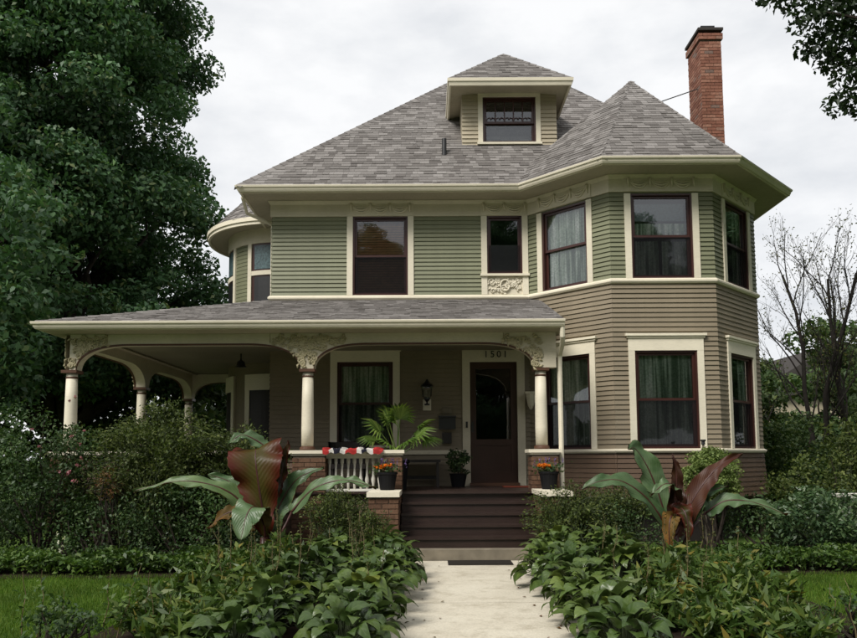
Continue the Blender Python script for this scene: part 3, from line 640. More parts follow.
for i in range(22):
    z = 4.7 + i * .086
    if z < 6.3: rband(40, 62, tr, tr + .02, z, z + .075, b)
    if z < 6.3: rband(-18, 0, tr, tr + .02, z, z + .075, b)
b.build('clapboards', 'green', bay, kind='stuff')
b = MB(); rband(-60, 120, tr, tr + .05, 6.28, 6.66, b); b.build('frieze', 'frieze', bay)
for a0, a1 in wina:
    b = MB(); rband(a0 - 4, a0, tr, tr + .05, 4.6, 6.28, b, 2); rband(a1, a1 + 4, tr, tr + .05, 4.6, 6.28, b, 2); rband(a0, a1, tr, tr + .045, 5.56, 5.66, b); b.build('window', 'cream', bay)
    b = MB(); rband(a0, a1, tr, tr + .02, 4.6, 6.28, b); b.build('frame', 'maroon', bay)
    for z0, z1 in ((4.65, 5.52), (5.70, 6.23)):
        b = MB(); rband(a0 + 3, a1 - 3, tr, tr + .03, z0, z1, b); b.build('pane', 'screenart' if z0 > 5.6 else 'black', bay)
re_ = 1.86; ca = (tx, ty, 8.7)
b = MB(); rband(-70, 130, tr, re_, 6.62, 6.64, b); b.build('soffit', 'soffit', bay)
b = MB(); rband(-70, 130, re_, re_ + .05, 6.56, 6.70, b); rband(-70, 130, re_ + .05, re_ + .08, 6.63, 6.72, b); b.build('gutter', 'cream', bay)
cone = [rp(a_, re_ + .06, 6.71) for a_ in range(-70, 131, 10)]
br = roof('bay_roof', [(cone[i], cone[i + 1], ca) for i in range(len(cone) - 1)], bay)
for i in range(len(cone) - 1): shingle_plane(br, cone[i], cone[i + 1], ca)
low = MB(); rband(-60, 120, tr - .1, tr, 0, 4.6, low); low = low.build('round_bay_base', 'taupe', house)
for a0, a1 in wina[1:]:
    b = MB(); rband(a0 - 5, a0, tr, tr + .05, 1.6, 3.3, b, 2); rband(a1, a1 + 5, tr, tr + .05, 1.6, 3.3, b, 2); rband(a0 - 5, a1 + 5, tr, tr + .055, 3.0, 3.35, b); b.build('window', 'cream', low)
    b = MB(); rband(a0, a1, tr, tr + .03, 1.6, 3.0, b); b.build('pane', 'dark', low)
MB().tube([(-3.60, 14.2, 6.57), (-3.58, 14.5, 6.35), (-3.3, 14.75, 6.28), (-3.14, 14.85, 6.2), (-3.14, 14.85, 4.6)], .035, 8).build('downspout', 'cream', house)
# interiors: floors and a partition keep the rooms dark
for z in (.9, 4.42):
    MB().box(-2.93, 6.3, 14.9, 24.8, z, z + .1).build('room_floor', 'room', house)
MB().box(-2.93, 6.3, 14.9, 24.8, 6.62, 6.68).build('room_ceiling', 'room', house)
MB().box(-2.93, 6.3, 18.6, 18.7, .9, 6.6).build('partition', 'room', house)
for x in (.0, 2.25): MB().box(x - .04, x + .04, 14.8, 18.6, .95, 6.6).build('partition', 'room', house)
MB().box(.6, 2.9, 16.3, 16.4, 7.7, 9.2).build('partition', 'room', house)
# curtains
curtain(FL, .42, 1.33, 4.74, 6.2, 'pleated pale lace curtain in upper window on tower face beside the narrow window', gap=0)
curtain(FC, .43, 1.43, 5.5, 5.75, 'short gathered lace valance across the middle of the upper central tower window', waves=14)
curtain(FC, .43, 1.43, 4.74, 5.42, 'grey lace cafe curtains in lower half of the upper central tower window', gap=.03)
curtain(FR, .53, 1.44, 4.74, 6.2, 'dim lace curtain in the upper tower window facing the bare trees', gap=.1)
curtain(FL, .42, 1.33, 1.7, 3.33, 'lace curtain in the ground-floor tower window beside the porch downspout')
curtain(FC, .43, 1.43, 1.7, 3.33, 'patterned lace curtain in the ground-floor central tower window')
curtain(FR, .53, 1.44, 1.7, 3.33, 'shadowed lace curtain in the ground-floor tower window facing the bare trees', gap=.12)
curtain(FF, 1.36, 2.34, 1.8, 3.33, 'dim lace curtain in the window under the porch roof')
b = MB(); b.fquad(FF, W2[0] + .05, W2[1] - .05, -.10, 5.16, 5.74); M['shade'] = flat('grey_shade', (.20, .20, .205), .8, .1); tag(b.build('roller_shade', 'shade'), 'grey roller shade in the lower half of the narrow upper window', 'shade')
# wooden slat blind of the upper left window
bl = thing('window_blind', 'brown wooden slat blind in wide upper window above the porch', 'blind', FF.p(2.15, -.15, 4.75))
for i in range(30):
    z = 4.77 + i * .05
    q = [FF.p(1.68, -.112, z), FF.p(2.62, -.112, z), FF.p(2.62, -.126, z + .044), FF.p(1.68, -.126, z + .044)]
    b = MB(); b.poly(q, (0, .002, .004)); b.build('slat', 'blind', bl)
# framed panel hanging in the tower window
gp = MB(); F = FC; gp.fbox(F, .47, 1.39, -.135, -.12, 5.80, 6.12); tag(gp.build('glass_panel', 'screenart'), 'framed decorative glass panel hung in the upper central tower window', 'panel')

# ------------------------------------------------------------------ porch (part of the house)
PX = [-5.95, -2.01, 1.87]; PY = [12.45, 15.5, 18.55]
pf = MB().box(-6.1, 2.05, 12.26, 14.6, .86, .925); pf.box(-6.1, -3.1, 14.6, 18.7, .86, .925); pf = pf.build('porch_floor', 'step', house)
x = -6.15
while x < 2.08:
    y1 = 14.6 if x > -3.1 else 18.7
    MB().box(x, x + .094, 12.20, y1, .926, ZF + random.uniform(-.002, .002)).build('floor_board', 'step', pf); x += .0985
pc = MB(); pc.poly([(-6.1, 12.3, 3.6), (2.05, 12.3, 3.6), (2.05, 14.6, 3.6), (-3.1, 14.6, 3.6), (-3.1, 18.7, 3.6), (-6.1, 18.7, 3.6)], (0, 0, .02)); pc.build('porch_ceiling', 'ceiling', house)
pe = [(-6.30, 19.2), (-6.30, 11.97), (2.2, 11.97), (2.2, 14.4)]
zp = 3.72
q0, q1, q2, q3 = (-6.32, 11.95, zp), (2.2, 11.95, zp), (2.2, 14.61, 4.61), (-3.09, 14.61, 4.61)
s0, s3 = (-6.32, 19.2, zp), (-3.09, 19.2, 4.61)
prf = roof('porch_roof', [(q0, q1, q2, q3), (s0, q0, q3, s3)])
shingle_plane(prf, q0, q1, q2, q3); shingle_plane(prf, s0, q0, q3, s3); hipcap(prf, q0, q3, .09)
b = MB(); b.poly([(2.2, 11.95, 3.6), (2.2, 11.95, 3.70), (2.2, 14.4, 4.53), (2.2, 14.4, 3.6)], (-.03, 0, 0)); b.build('porch_gable', 'cream', prf)
MB().sweep([(-.02, 3.59), (0, 3.59), (0, 3.72), (-.02, 3.72)], pe[:3]).build('fascia', 'cream', prf)
MB().sweep([(o_, 3.605 + z) for o_, z in GUT], pe[:3]).build('gutter', 'cream', prf)
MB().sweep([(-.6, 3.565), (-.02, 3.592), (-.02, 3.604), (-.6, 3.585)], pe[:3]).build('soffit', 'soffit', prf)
def arch_z(s_, L_, a0=.11, aw=.95, b0=2.985, crown=3.40):
    s_ = min(s_, L_ - s_)
    if s_ <= a0: return b0
    q = min(1, (s_ - a0) / aw); return b0 + (crown - b0) * (1 - (1 - q) ** 2.6) ** (1 / 2.1)
def arch(F, half=False, ztop=3.59, t=.11):
    Ln = F.len; us = sorted({*np.linspace(0, .11, 2), *(.11 + .95 * np.linspace(0, 1, 22) ** 1.7), *np.linspace(1.06, Ln - 1.06, 6), *(Ln - .11 - .95 * np.linspace(0, 1, 22) ** 1.7), Ln - .11, Ln}) if Ln > 2.3 else list(np.linspace(0, Ln, 50))
    aw = min(.95, Ln / 2 - .12); b = MB(); vs = []
    for u in us: z = arch_z(u, Ln, aw=aw); vs += [F.p(u, t, z), F.p(u, t, ztop), F.p(u, -t, ztop), F.p(u, -t, z)]
    k = len(us) - 1; b.add(vs, [(4 * i + j, 4 * i + 4 + j, 4 * i + 4 + (j + 1) % 4, 4 * i + (j + 1) % 4) for i in range(k) for j in range(4)])
    o = b.build('arch_beam', 'frieze', house)
    b = MB(); vs = []; uu = [u for u in us if .108 < u < Ln - .108]
    for u in uu: z = arch_z(u, Ln, aw=aw); vs += [F.p(u, t + .012, z - .018), F.p(u, t + .012, z + .012), F.p(u, t - .03, z + .012), F.p(u, t - .03, z - .018)]
    k = len(uu) - 1; b.add(vs, [(4 * i + j, 4 * i + 4 + j, 4 * i + 4 + (j + 1) % 4, 4 * i + (j + 1) % 4) for i in range(k) for j in range(4)])
    b.build('arch_trim', 'trimbrown', o); return o
AF = [Frame((PX[0], PY[0]), (PX[1], PY[0])), Frame((PX[1], PY[0]), (PX[2], PY[0])), Frame((PX[0], PY[1]), (PX[0], PY[0])), Frame((PX[0], PY[2]), (PX[0], PY[1])), Frame((-4.3, PY[2]), (PX[0], PY[2]))]
AO = [arch(F) for F in AF]
MB().box(PX[2], 2.12, PY[0] - .11, PY[0] + .11, 2.985, 3.59).build('beam_end', 'frieze', AO[1])
for F, o, ends in ((AF[0], AO[0], (0, 1)), (AF[1], AO[1], (0, 1)), (AF[2], AO[2], (0, 1))):
    for e in ends:
        b = MB()
        pl = (lambda u, d, z, F=F: F.p(u, .11 + d * .55, z)); 
        def area(F=F, e=e, pl=pl):
            while True:
                s_ = random.uniform(.0, .62); z = random.uniform(3.0, 3.52)
                if z > arch_z(s_, F.len) + .055 and (s_ > .05 or z < 3.5): return (s_ if e == 0 else F.len - s_, z, pl)
        scrolls(b, area, 34, .05)
        ue = .62 if e == 0 else F.len - .62
        b.tube([F.p(ue, .112, 3.42), F.p(ue, .112, 3.57)], .006, 4)
        b.build('carving', 'carve', o, smooth=True, kind='stuff')
def column(x, y, zb=1.64):
    prof = [(.125, zb), (.125, zb + .045), (.105, zb + .06), (.102, zb + .09), (.104, zb + .3), (.1, zb + .8), (.088, zb + 1.22), (.086, zb + 1.245), (.088, 2.975)]
    c_ = MB().lathe([(.100, zb + .05), (.102, zb + .35), (.098, zb + .8), (.089, 2.93)], (x, y, 0), 22).build('porch_column', 'cream', house, smooth=True)
    MB().lathe([(.125, zb), (.13, zb + .02), (.125, zb + .045), (.108, zb + .06)], (x, y, 0), 22).build('base', 'trimbrown', c_)
    MB().lathe([(.092, 2.845), (.098, 2.855), (.098, 2.868), (.092, 2.878)], (x, y, 0), 22).build('neck_ring', 'trimbrown', c_)
    MB().box(x - .128, x + .128, y - .128, y + .128, 2.935, 2.984).build('capital', 'trimbrown', c_)
for x in PX: column(x, PY[0])
for y in PY[1:]: column(PX[0], y)
column(-4.5, PY[2])
def pier(x0, x1, y0, y1, z0=0, z1=1.545, sides='flr', nm='brick_pier'):
    o = MB().box(x0 + .012, x1 - .012, y0 + .012, y1 - .012, z0, z1).build(nm, 'mortar', house); bricks(x0, x1, y0, y1, z0, z1 - .01, 'pierbrick', o, sides=sides); return o
def cap(x0, x1, y0, y1, z0=1.55, z1=1.635): 
    b = MB().box(x0, x1, y0, y1, z0 + .03, z1); b.box(x0 + .025, x1 - .025, y0 + .025, y1 - .025, z0, z0 + .028); return b.build('rail_cap', 'cream', house)
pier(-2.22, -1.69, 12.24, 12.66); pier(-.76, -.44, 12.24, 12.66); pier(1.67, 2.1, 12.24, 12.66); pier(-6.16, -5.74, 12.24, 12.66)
cap(-2.27, -.40, 12.20, 12.70); cap(1.62, 2.15, 12.20, 12.70); cap(-6.2, -2.27, 12.22, 12.68, 1.55, 1.633); cap(-6.18, -5.72, 12.7, 18.7)
Fp = Frame((-5.74, 12.33), (-2.22, 12.33)); pw_ = MB(); pw_.fbox(Fp, 0, Fp.len, -.2, -.02, .1, 1.55); pw_ = pw_.build('rail_wall', 'brown', house); siding(Fp, pw_, .1, 1.55, [], 'brown', .1, single=False)
Fq = Frame((-1.69, 12.33), (-.76, 12.33)); pw_ = MB(); pw_.fbox(Fq, 0, Fq.len, -.2, -.02, .05, .95); pw_ = pw_.build('rail_wall', 'brown', house); siding(Fq, pw_, .05, .95, [], 'brown', .09, single=False)
MB().box(-6.1, -5.8, 12.66, 18.6, 0, 1.55).build('rail_wall', 'brown', house)
bal = MB().box(-1.69, -.76, 12.36, 12.54, .965, 1.0); bal.box(-1.69, -.76, 12.38, 12.52, 1.50, 1.548); bal = bal.build('balustrade', 'white', house)
for i in range(9):
    x = -1.64 + i * .103
    MB().lathe([(.02, 1.0), (.02, 1.08), (.032, 1.12), (.034, 1.16), (.02, 1.22), (.017, 1.34), (.022, 1.41), (.03, 1.43), (.03, 1.50)], (x, 12.45, 0), 10).build('baluster', 'white', bal, smooth=True)
# steps
stp = MB()
NY = [11.22, 11.47, 11.72, 11.97, 12.20]
stp = MB().box(-.44, 1.70, 11.02, 12.2, -.04, .172).build('front_steps', 'stone', house)
for i in range(5):
    z1 = .172 + .1576 * (i + 1); y0 = NY[i]
    MB().box(-.43, 1.66, y0 + .03, 12.2 if i < 4 else 12.24, z1 - .1576, z1 - .035).build('riser', 'step', stp)
    if i < 4: MB().box(-.435, 1.665, y0, y0 + .29, z1 - .034, z1).build('tread', 'step', stp)
    else: MB().box(-.435, 1.665, 12.165, 12.2, z1 - .034, z1).build('nosing', 'step', stp)
for x0, x1 in ((-.89, -.455), (1.685, 2.10)):
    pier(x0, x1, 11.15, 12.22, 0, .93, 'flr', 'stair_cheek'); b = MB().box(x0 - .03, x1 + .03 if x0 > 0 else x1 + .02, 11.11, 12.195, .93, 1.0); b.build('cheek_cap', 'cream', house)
MB().tube([(2.17, 11.98, 3.6), (2.17, 12.0, 3.45), (2.19, 12.12, 3.36), (2.19, 12.4, 3.2), (2.19, 12.42, 3.0), (2.19, 12.42, .15)], .042, 8).build('downspout', 'cream', house)

# ------------------------------------------------------------------ things on and around the porch
o = MB().box(.26, 1.16, 10.52, 10.92, .027, .04); tag(o.build('doormat', 'mat'), 'dark flat doormat on the concrete walk at the foot of the steps', 'doormat')
o = MB().box(1.35, 1.85, 13.6, 13.95, .966, .982); tag(o.build('doormat', 'redmat'), 'small reddish doormat on the porch floor before the door', 'doormat')
def lantern(loc, label):
    t_ = thing('wall_lantern', label, 'lamp', loc); x, y, z = loc
    MB().box(x - .08, x + .08, y - .03, y, z - .36, z - .14).build('back_plate', 'cream', t_)
    MB().lathe([(.05, -.12), (.085, -.10), (.105, .08), (.07, .1)], (x, y - .13, z), 8).build('glass', 'glass', t_)
    MB().lathe([(.13, .10), (.10, .14), (.05, .17), (.015, .24)], (x, y - .13, z), 8).build('roof', 'black', t_)
    MB().lathe([(.02, -.2), (.06, -.15), (.06, -.12)], (x, y - .13, z), 8).build('base', 'black', t_)
    MB().tube([(x, y, z - .2), (x, y - .1, z - .25), (x, y - .13, z - .2)], .015, 6).build('bracket', 'black', t_)
    MB().lathe([(.05, 0), (.05, .03)], (x, y - .03, z - .26), 10).build('rosette', 'black', t_)
lantern((-.03, 14.58, 2.78), 'black porch lantern with cream back plate on the wall beside the door')
def sconce(x, y, z):
    t_ = thing('wall_bracket', 'cream tapered wall bracket between the door and the right porch column', 'bracket', (x, y, z))
    MB().box(x - .12, x + .12, y - .2, y, z + .10, z + .14).build('shelf', 'frieze', t_)
    MB().lathe([(.02, -.2), (.06, -.12), (.09, .02), (.10, .10)], (x, y - .1, z), 10).build('corbel', 'frieze', t_)
sconce(1.97, 14.5, 2.62)
mb = thing('mailbox', 'dark metal mailbox mounted on the wall beside the door', 'mailbox', (.36, 14.58, 1.9))
MB().box(.2, .52, 14.45, 14.58, 2.05, 2.27).build('box', 'black', mb); MB().box(.19, .53, 14.43, 14.58, 2.275, 2.31).build('lid', 'black', mb)
tag(MB().box(.27, .45, 14.555, 14.585, 2.36, 2.48).build('wall_plaque', 'stone'), 'small square plaque above the mailbox', 'plaque')
tag(MB().box(.26, .44, 14.5, 14.585, 1.78, 1.99).build('paper_box', 'dark'), 'dark newspaper holder on the wall under the mailbox', 'holder')
tag(MB().fbox(FF, DR[0] - .09, DR[0] - .05, .047, .065, 2.08, 2.2).build('doorbell', 'black'), 'small dark doorbell on the cream door casing', 'doorbell')
ch_ = thing('ceiling_lamp', 'small dark lamp hanging from the side porch ceiling', 'lamp', (-3.75, 14.9, 3.6))
MB().tube([(-3.75, 14.9, 3.6), (-3.75, 14.9, 3.46)], .015, 6).build('stem', 'black', ch_); MB().lathe([(.02, 3.47), (.07, 3.44), (.09, 3.36), (.12, 3.33)], (-3.75, 14.9, 0), 12).build('lamp_shade', 'black', ch_)
bn = thing('bench', 'dark low wooden bench against the porch wall beneath the lantern', 'bench', (-.15, 14.25, ZF))
MB().box(-.55, .22, 14.05, 14.45, 1.42, 1.47).build('seat', 'dark', bn)
for x in (-.5, .14):
    for y in (14.08, 14.38): MB().box(x, x + .05, y, y + .05, ZF, 1.42).build('leg', 'dark', bn)
MB().box(-.5, .17, 14.4, 14.43, 1.1, 1.16).build('rail', 'dark', bn)
ac = thing('armchair', 'dark wicker armchair behind the draped porch rail', 'chair', (-1.45, 13.5, ZF))
MB().box(-1.78, -1.12, 13.2, 13.8, 1.32, 1.40).build('seat', 'dark', ac)
b = MB(); k = 12
b.add([(-1.45 + .36 * math.cos(a_) * s_, 13.62 + .3 * math.sin(a_) * s_, z) for z, s_ in ((1.4, 1), (1.80, 1.05), (1.80, .95), (1.4, .9)) for a_ in np.linspace(-.35, 3.49, k)],
      [(r_ * k + i, r_ * k + i + 1, ((r_ + 1) % 4) * k + i + 1, ((r_ + 1) % 4) * k + i) for r_ in range(4) for i in range(k - 1)]); b.build('backrest', 'dark', ac)
for x in (-1.75, -1.2):
    for y in (13.23, 13.72): MB().box(x, x + .05, y, y + .05, ZF, 1.32).build('leg', 'dark', ac)
# bunting draped over the rail cap
b = MB(); kx, ky = 46, 9; vs = []; uv = []
for i in range(kx + 1):
    u = i / kx
    for j in range(ky + 1):
        v = j / ky; x = -1.72 + .98 * u
        y, z = (12.62 - .44 * min(1, v / .6), 1.648) if v < .6 else (12.18 - .012, 1.648 - (v - .6) * .2 * (1 + .12 * math.sin(u * 17)))
        z += .014 * math.sin(u * 43 + 2 * v) + .012 * math.sin(u * 21 + 5 * v) + .014; y += -.012 - .012 * math.sin(u * 31) if v >= .6 else 0
        vs.append((x, y, z)); uv.append((u, v))
b.add(vs, [(i * (ky + 1) + j, (i + 1) * (ky + 1) + j, (i + 1) * (ky + 1) + j + 1, i * (ky + 1) + j + 1) for i in range(kx) for j in range(ky)]); b.uv = uv
tag(b.build('bunting', 'bunting', smooth=True), 'red, white and black bunting cloth draped over the porch rail above the balusters', 'bunting')
def flower_pot(x, y, z, label):
    t_ = thing('flower_pot', label, 'flower pot', (x, y, z), 'flower pots on the stair cheeks')
    MB().lathe([(.11, 0), (.115, .01), (.15, .24), (.165, .25), (.165, .28), (.14, .28), (.135, .25)], (x, y, z), 18).build('pot', 'pot', t_)
    C = RNG.normal(size=(220, 3)) * (.10, .08, .05) + (x, y, z + .34); quads = leaf_arrays(C, .055, None, .6); link('foliage', quads_mesh('foliage', quads, 'f_rose'), t_, 'stuff')
    for i in range(9):
        cx_, cy_, cz_ = x - .05 + RNG.normal() * .055, y - .05 + RNG.normal() * .04, z + .37 + RNG.normal() * .018
        C = RNG.normal(size=(26, 3)) * (.018, .018, .010) + (cx_, cy_, cz_); link('bloom', quads_mesh('bloom', leaf_arrays(C, .035, None, .8, .8), 'orange'), t_)
    C = np.vstack([np.column_stack([np.full(16, x + RNG.normal() * .13), np.full(16, y + .05 + RNG.normal() * .05), z + .36 + np.linspace(0, .13, 16)]) for i in range(10)]) + RNG.normal(size=(160, 3)) * .008
    link('spikes', quads_mesh('spikes', leaf_arrays(C, .028, None, .3), 'purple'), t_, 'stuff')
flower_pot(-.66, 11.95, 1.0, 'black pot of orange and purple flowers beside the brick pier by the balusters')
flower_pot(1.90, 11.95, 1.0, 'black pot of orange and purple flowers in front of the right porch column')
# fan palm
pm = thing('potted_palm', 'fan palm in a dark pot behind the brick pier at the top of the steps', 'potted palm', (-.55, 13.0, ZF))
MB().lathe([(.16, 0), (.2, .45), (.22, .47), (.22, .52), (.19, .52)], (-.55, 13.0, ZF), 18).build('pot', 'pot', pm)
def fan(base, az, el, ln, R, nl=17, roll=0):
    b = MB(); base = np.array(base); d = np.array([math.cos(az) * math.cos(el), math.sin(az) * math.cos(el), math.sin(el)]); hub = base + d * ln
    pts = [base, base + d * ln * .5 + (0, 0, .03), hub]; b.tube(pts, [.012, .009, .007], 5)
    dd = unit((d + (0, 0, -.35))[None])[0]; sd_ = np.cross(dd, (0, 0, 1)); sd_ /= np.linalg.norm(sd_); upv = np.cross(sd_, dd)
    sd_ = sd_ * math.cos(roll) + upv * math.sin(roll); upv = np.cross(sd_, dd)
    for i in range(nl):
        th = (i / (nl - 1) - .5) * 3.5; ax = dd * math.cos(th) + sd_ * math.sin(th); pr = np.cross(upv, ax); r = R * (.75 + .25 * math.cos(th)) * random.uniform(.92, 1.05)
        m1, tip = hub + ax * r * .55 + upv * .02, hub + ax * r - np.array([0, 0, .10 * r / R * R * 2]); w = .024
        b.add([hub, m1 + pr * w, tip, m1 - pr * w, m1 + upv * .014], [(0, 1, 4), (1, 2, 4), (2, 3, 4), (3, 0, 4)])
    return b.build('frond', 'palm', pm)
for az, el, ln, R, rl in ((3.3, 1.0, .55, .46, .4), (2.6, 1.2, .62, .44, -.4), (4.2, .7, .30, .42, .5), (5.3, .7, .34, .44, -.4), (5.9, .8, .5, .46, -.5), (.3, .9, .65, .4, .3), (1.5, 1.25, .75, .42, 0), (3.9, 1.3, .66, .42, .2), (5.0, 1.25, .7, .4, -.2), (.1, .55, .55, .36, -.3), (2.9, .65, .5, .36, .3)):
    fan((-.55, 13.0, 1.5), az, el, ln, R, 17, rl)
# ------------------------------------------------------------------ vegetation
def clumpy(name, m, cl, per, size, parent, up=.5, flat_=.65, pw=.42, asp=.55, base=(0, 0, 0)):
    P, O = clump_points(cl, per, flat_, pw); o = link(name, quads_mesh(name, leaf_arrays(P, size, O, up, asp), m), parent, 'stuff' if parent is not None else None); return o
def ellip_clumps(c, r, k, cr, shell=.75):
    out_ = []
    while len(out_) < k:
        d = RNG.normal(size=3); d /= np.linalg.norm(d); q = d * (shell + (1 - shell) * RNG.random()) if RNG.random() < .75 else d * RNG.random()
        if c[2] + q[2] * r[2] < .1: continue
        out_.append((c[0] + q[0] * r[0], c[1] + q[1] * r[1], c[2] + q[2] * r[2], cr * RNG.uniform(.7, 1.3)))
    return out_
# potted shrub on the porch
ps = thing('potted_shrub', 'dark leafy shrub in a pot between the mailbox wall and the door', 'potted shrub', (.55, 14.15, ZF))
MB().lathe([(.12, 0), (.16, .22), (.17, .25), (.14, .25)], (.55, 14.15, ZF), 14).build('pot', 'pot', ps)
clumpy('foliage', 'f_rose', ellip_clumps((.55, 14.12, 1.42), (.2, .2, .24), 26, .1), 2600, .06, ps)
MB().tube([(.55, 14.15, 1.2), (.55, 14.14, 1.5)], .015, 6).build('stem', 'bark', ps)

def tree(name, label, base, trunk_top, tr_r, clumps, m, per, size, group=None, bark='bark', nbr=40, up=.45, flat_=.62, lean=.03):
    x, y = base; t_ = thing(name, label, 'tree', (x, y, 0), group)
    b = MB(); tp_ = wig((x, y, -.1), trunk_top, 9, lean); k = len(tp_); b.tube(tp_, [tr_r * (1.25 if i == 0 else 1 - .75 * i / k) for i in range(k)], 9)
    cs = list(clumps); random.shuffle(cs)
    for c_ in cs[:nbr]:
        # limb leaves the trunk well below its clump
        f = min(.97, max(.12, (c_[2] - trunk_top[2] * .28) / trunk_top[2])); i = f * (k - 1); i0 = int(i); s_ = tp_[i0] + (tp_[min(i0 + 1, k - 1)] - tp_[i0]) * (i - i0)
        r0 = tr_r * (1 - .75 * f) * .55; b.tube(wig(s_, c_[:3], 6, .10, .06), np.linspace(r0, .012, 6), 6)
    b.build('trunk', bark, t_, smooth=True)
    P, O = clump_points(clumps, per, flat_); link('crown', quads_mesh('crown', leaf_arrays(P, size, O, up), m), t_, 'stuff'); return t_
def crown_profile(cx, cy, prof, k, cr, sq=1.0):
    """prof: [(z, radius)]; clumps spread in the body of revolution, denser near its skin"""
    zs = [p[0] for p in prof]; rs = [p[1] for p in prof]; out_ = []
    while len(out_) < k:
        z = random.uniform(zs[0], zs[-1]); R = np.interp(z, zs, rs)
        if random.random() > R / max(rs): continue
        a_ = random.uniform(0, 6.283); r = R * (random.random() ** .38)
        out_.append((cx + r * math.cos(a_), cy + sq * r * math.sin(a_), z, cr * random.uniform(.65, 1.3)))
    return out_
# the large maple at the left
big = tree('maple_tree', 'huge dense green tree rising behind the left end of the porch roof', (-10.6, 21.5), (-10.4, 21.5, 16.5), .42,
     crown_profile(-11.2, 21.5, [(3.4, 3.6), (5, 5.0), (7, 5.0), (9, 4.2), (12, 4.3), (15, 4.0), (18, 3.2), (20.5, 1.4)], 430, .95) + [(-9.9 + RNG.uniform(-1.6, 1.6), 18.6 + RNG.uniform(-.8, .8), RNG.uniform(7, 15), .95) for i in range(40)] + [(-7.6, 21, 10.6, .9), (-7.3, 20.6, 11.6, .8), (-7.8, 21, 9.8, .9), (-7.1, 21, 9.0, .9), (-8.3, 20, 10.8, 1), (-6.9, 21.2, 10.0, .6), (-6.6, 21.2, 8.2, .8), (-7.6, 20.6, 13.0, .8)], 'f_tree', 760, .155, nbr=80)
t2 = tree('shade_tree', 'dark tree at the far left with drooping foliage beside the porch corner', (-9.6, 15.2), (-9.9, 15.2, 6.2), .22,
     crown_profile(-9.9, 15.2, [(2.2, 1.2), (3.5, 2.1), (6, 2.3), (8, 1.6), (9.5, .6)], 60, .75), 'f_tree', 560, .16, nbr=24)
# trees and shrubs beyond the porch
def bushy(name, label, x, y, h, r, k=60, m='f_tree2', per=330, size=.22, cr=.8, z0=.4, group=None, tr_=.14):
    return tree(name, label, (x, y), (x + .2, y, h * .75), tr_, crown_profile(x, y, [(z0, r * .7), (h * .3, r), (h * .65, r * .9), (h, r * .25)], k, cr), m, per, size, group, nbr=16)
G1 = 'trees beyond the side porch'; G2 = 'trees beyond the tower side'; lab1 = 'bushy green tree seen through the side porch arches'
for i, (x, y, h, r) in enumerate(((-8.2, 23.5, 6.0, 2.2), (-11.0, 27, 8, 2.8), (-6.8, 28, 6.5, 2.2), (-13.5, 22, 7, 2.6), (-8.6, 33, 8, 3.2))): bushy('bushy_tree', lab1, x, y, h, r, group=G1)
lab2 = 'low spreading green tree in the background beyond the tower'
for i, (x, y, h, r) in enumerate(((12.2, 30, 5.6, 2.2), (15.2, 29, 6.6, 2.3), (18.5, 33, 7.4, 2.6), (22, 36, 9, 3.2), (13.5, 38, 7.2, 2.6), (17, 42, 8.5, 3))): bushy('bushy_tree', lab2, x, y, h, r, 50, 'f_tree2', 260, .22, group=G2)
G3 = 'shrubs in the right background'
for i, (x, y, h, r) in enumerate(((8.6, 19.5, 2.3, 1.0), (10.2, 20.5, 2.6, 1.1), (11.8, 19.8, 2.4, 1.1), (9.4, 17.2, 1.8, .9), (11.0, 16.6, 1.9, 1.0), (7.9, 22.5, 3.2, 1.1), (13.2, 22, 3.2, 1.3))):
    bushy('background_shrub', 'dense green shrub standing under the slender bare trees', x, y, h, r, 34, 'f_tree2', 800, .10, .45, .2, G3, .05)
# slender, thinly leaved trees right of the tower
def slender(x, y, h, label, lean=0, seed=0):
    rs = np.random.default_rng(seed); t_ = thing('slender_tree', label, 'tree', (x, y, 0), 'slender trees beside the tower'); b = MB(); tips = []
    def br(p, d, ln, r, depth):
        k = 6; pts = [p]; q = p.copy(); dd = d.copy()
        for i in range(k):
            dd = dd + rs.normal(size=3) * .09 + np.array([0, 0, .035 if depth else .03]); dd /= np.linalg.norm(dd); q = q + dd * ln / k; pts.append(q.copy())
        b.tube(pts, np.linspace(r, max(r * .38, .004), k + 1), 5 if depth else 8, cap=False)
        if depth >= 1: tips.extend(pts[2:])
        if depth < 3:
            nb = (11, 7, 4)[depth]
            for i in range(nb):
                f = (.28 + .72 * (i + rs.random()) / nb) if depth == 0 else (.2 + .8 * (i + rs.random()) / nb); j = min(k - 1, int(f * k)); s_ = pts[j] + (pts[j + 1] - pts[j]) * (f * k - j)
                a_ = rs.random() * 6.283; sp = rs.uniform(.3, .62); nd = dd * math.cos(sp) + np.array([math.cos(a_), math.sin(a_), .25]) * math.sin(sp); nd /= np.linalg.norm(nd)
                br(s_, nd, ln * rs.uniform(.28, .45) * (1.1 - .35 * f if depth == 0 else 1), r * .36 * (1.1 - .5 * f), depth + 1)
    br(np.array([x, y, -.1]), np.array([lean, 0, 1.0]) / math.hypot(lean, 1), h, .095, 0)
    b.build('trunk', 'thinbark', t_, smooth=True)
    T_ = np.array(tips); T_ = T_[rs.random(len(T_)) < .22]; P = np.repeat(T_, 2, axis=0) + rs.normal(size=(len(T_) * 2, 3)) * .10
    link('crown', quads_mesh('crown', leaf_arrays(P, .065, None, .3), 'f_sparse'), t_, 'stuff'); return t_
slender(11.2, 22.0, 6.9, 'slender bare-limbed tree leaning toward the tower wall', -.07, 3)
slender(12.0, 23.0, 7.3, 'slender dark-trunked sparse tree in the middle of the bare group', -.10, 5)
slender(12.6, 22.2, 6.9, 'straight slender sparse tree beside the white garden ledge side', -.03, 8)
slender(10.1, 22.6, 4.6, 'short thin sparse tree closest to the tower wall', -.02, 11)
slender(13.6, 24.0, 6.2, 'thin sparse tree farthest from the tower', .04, 13)
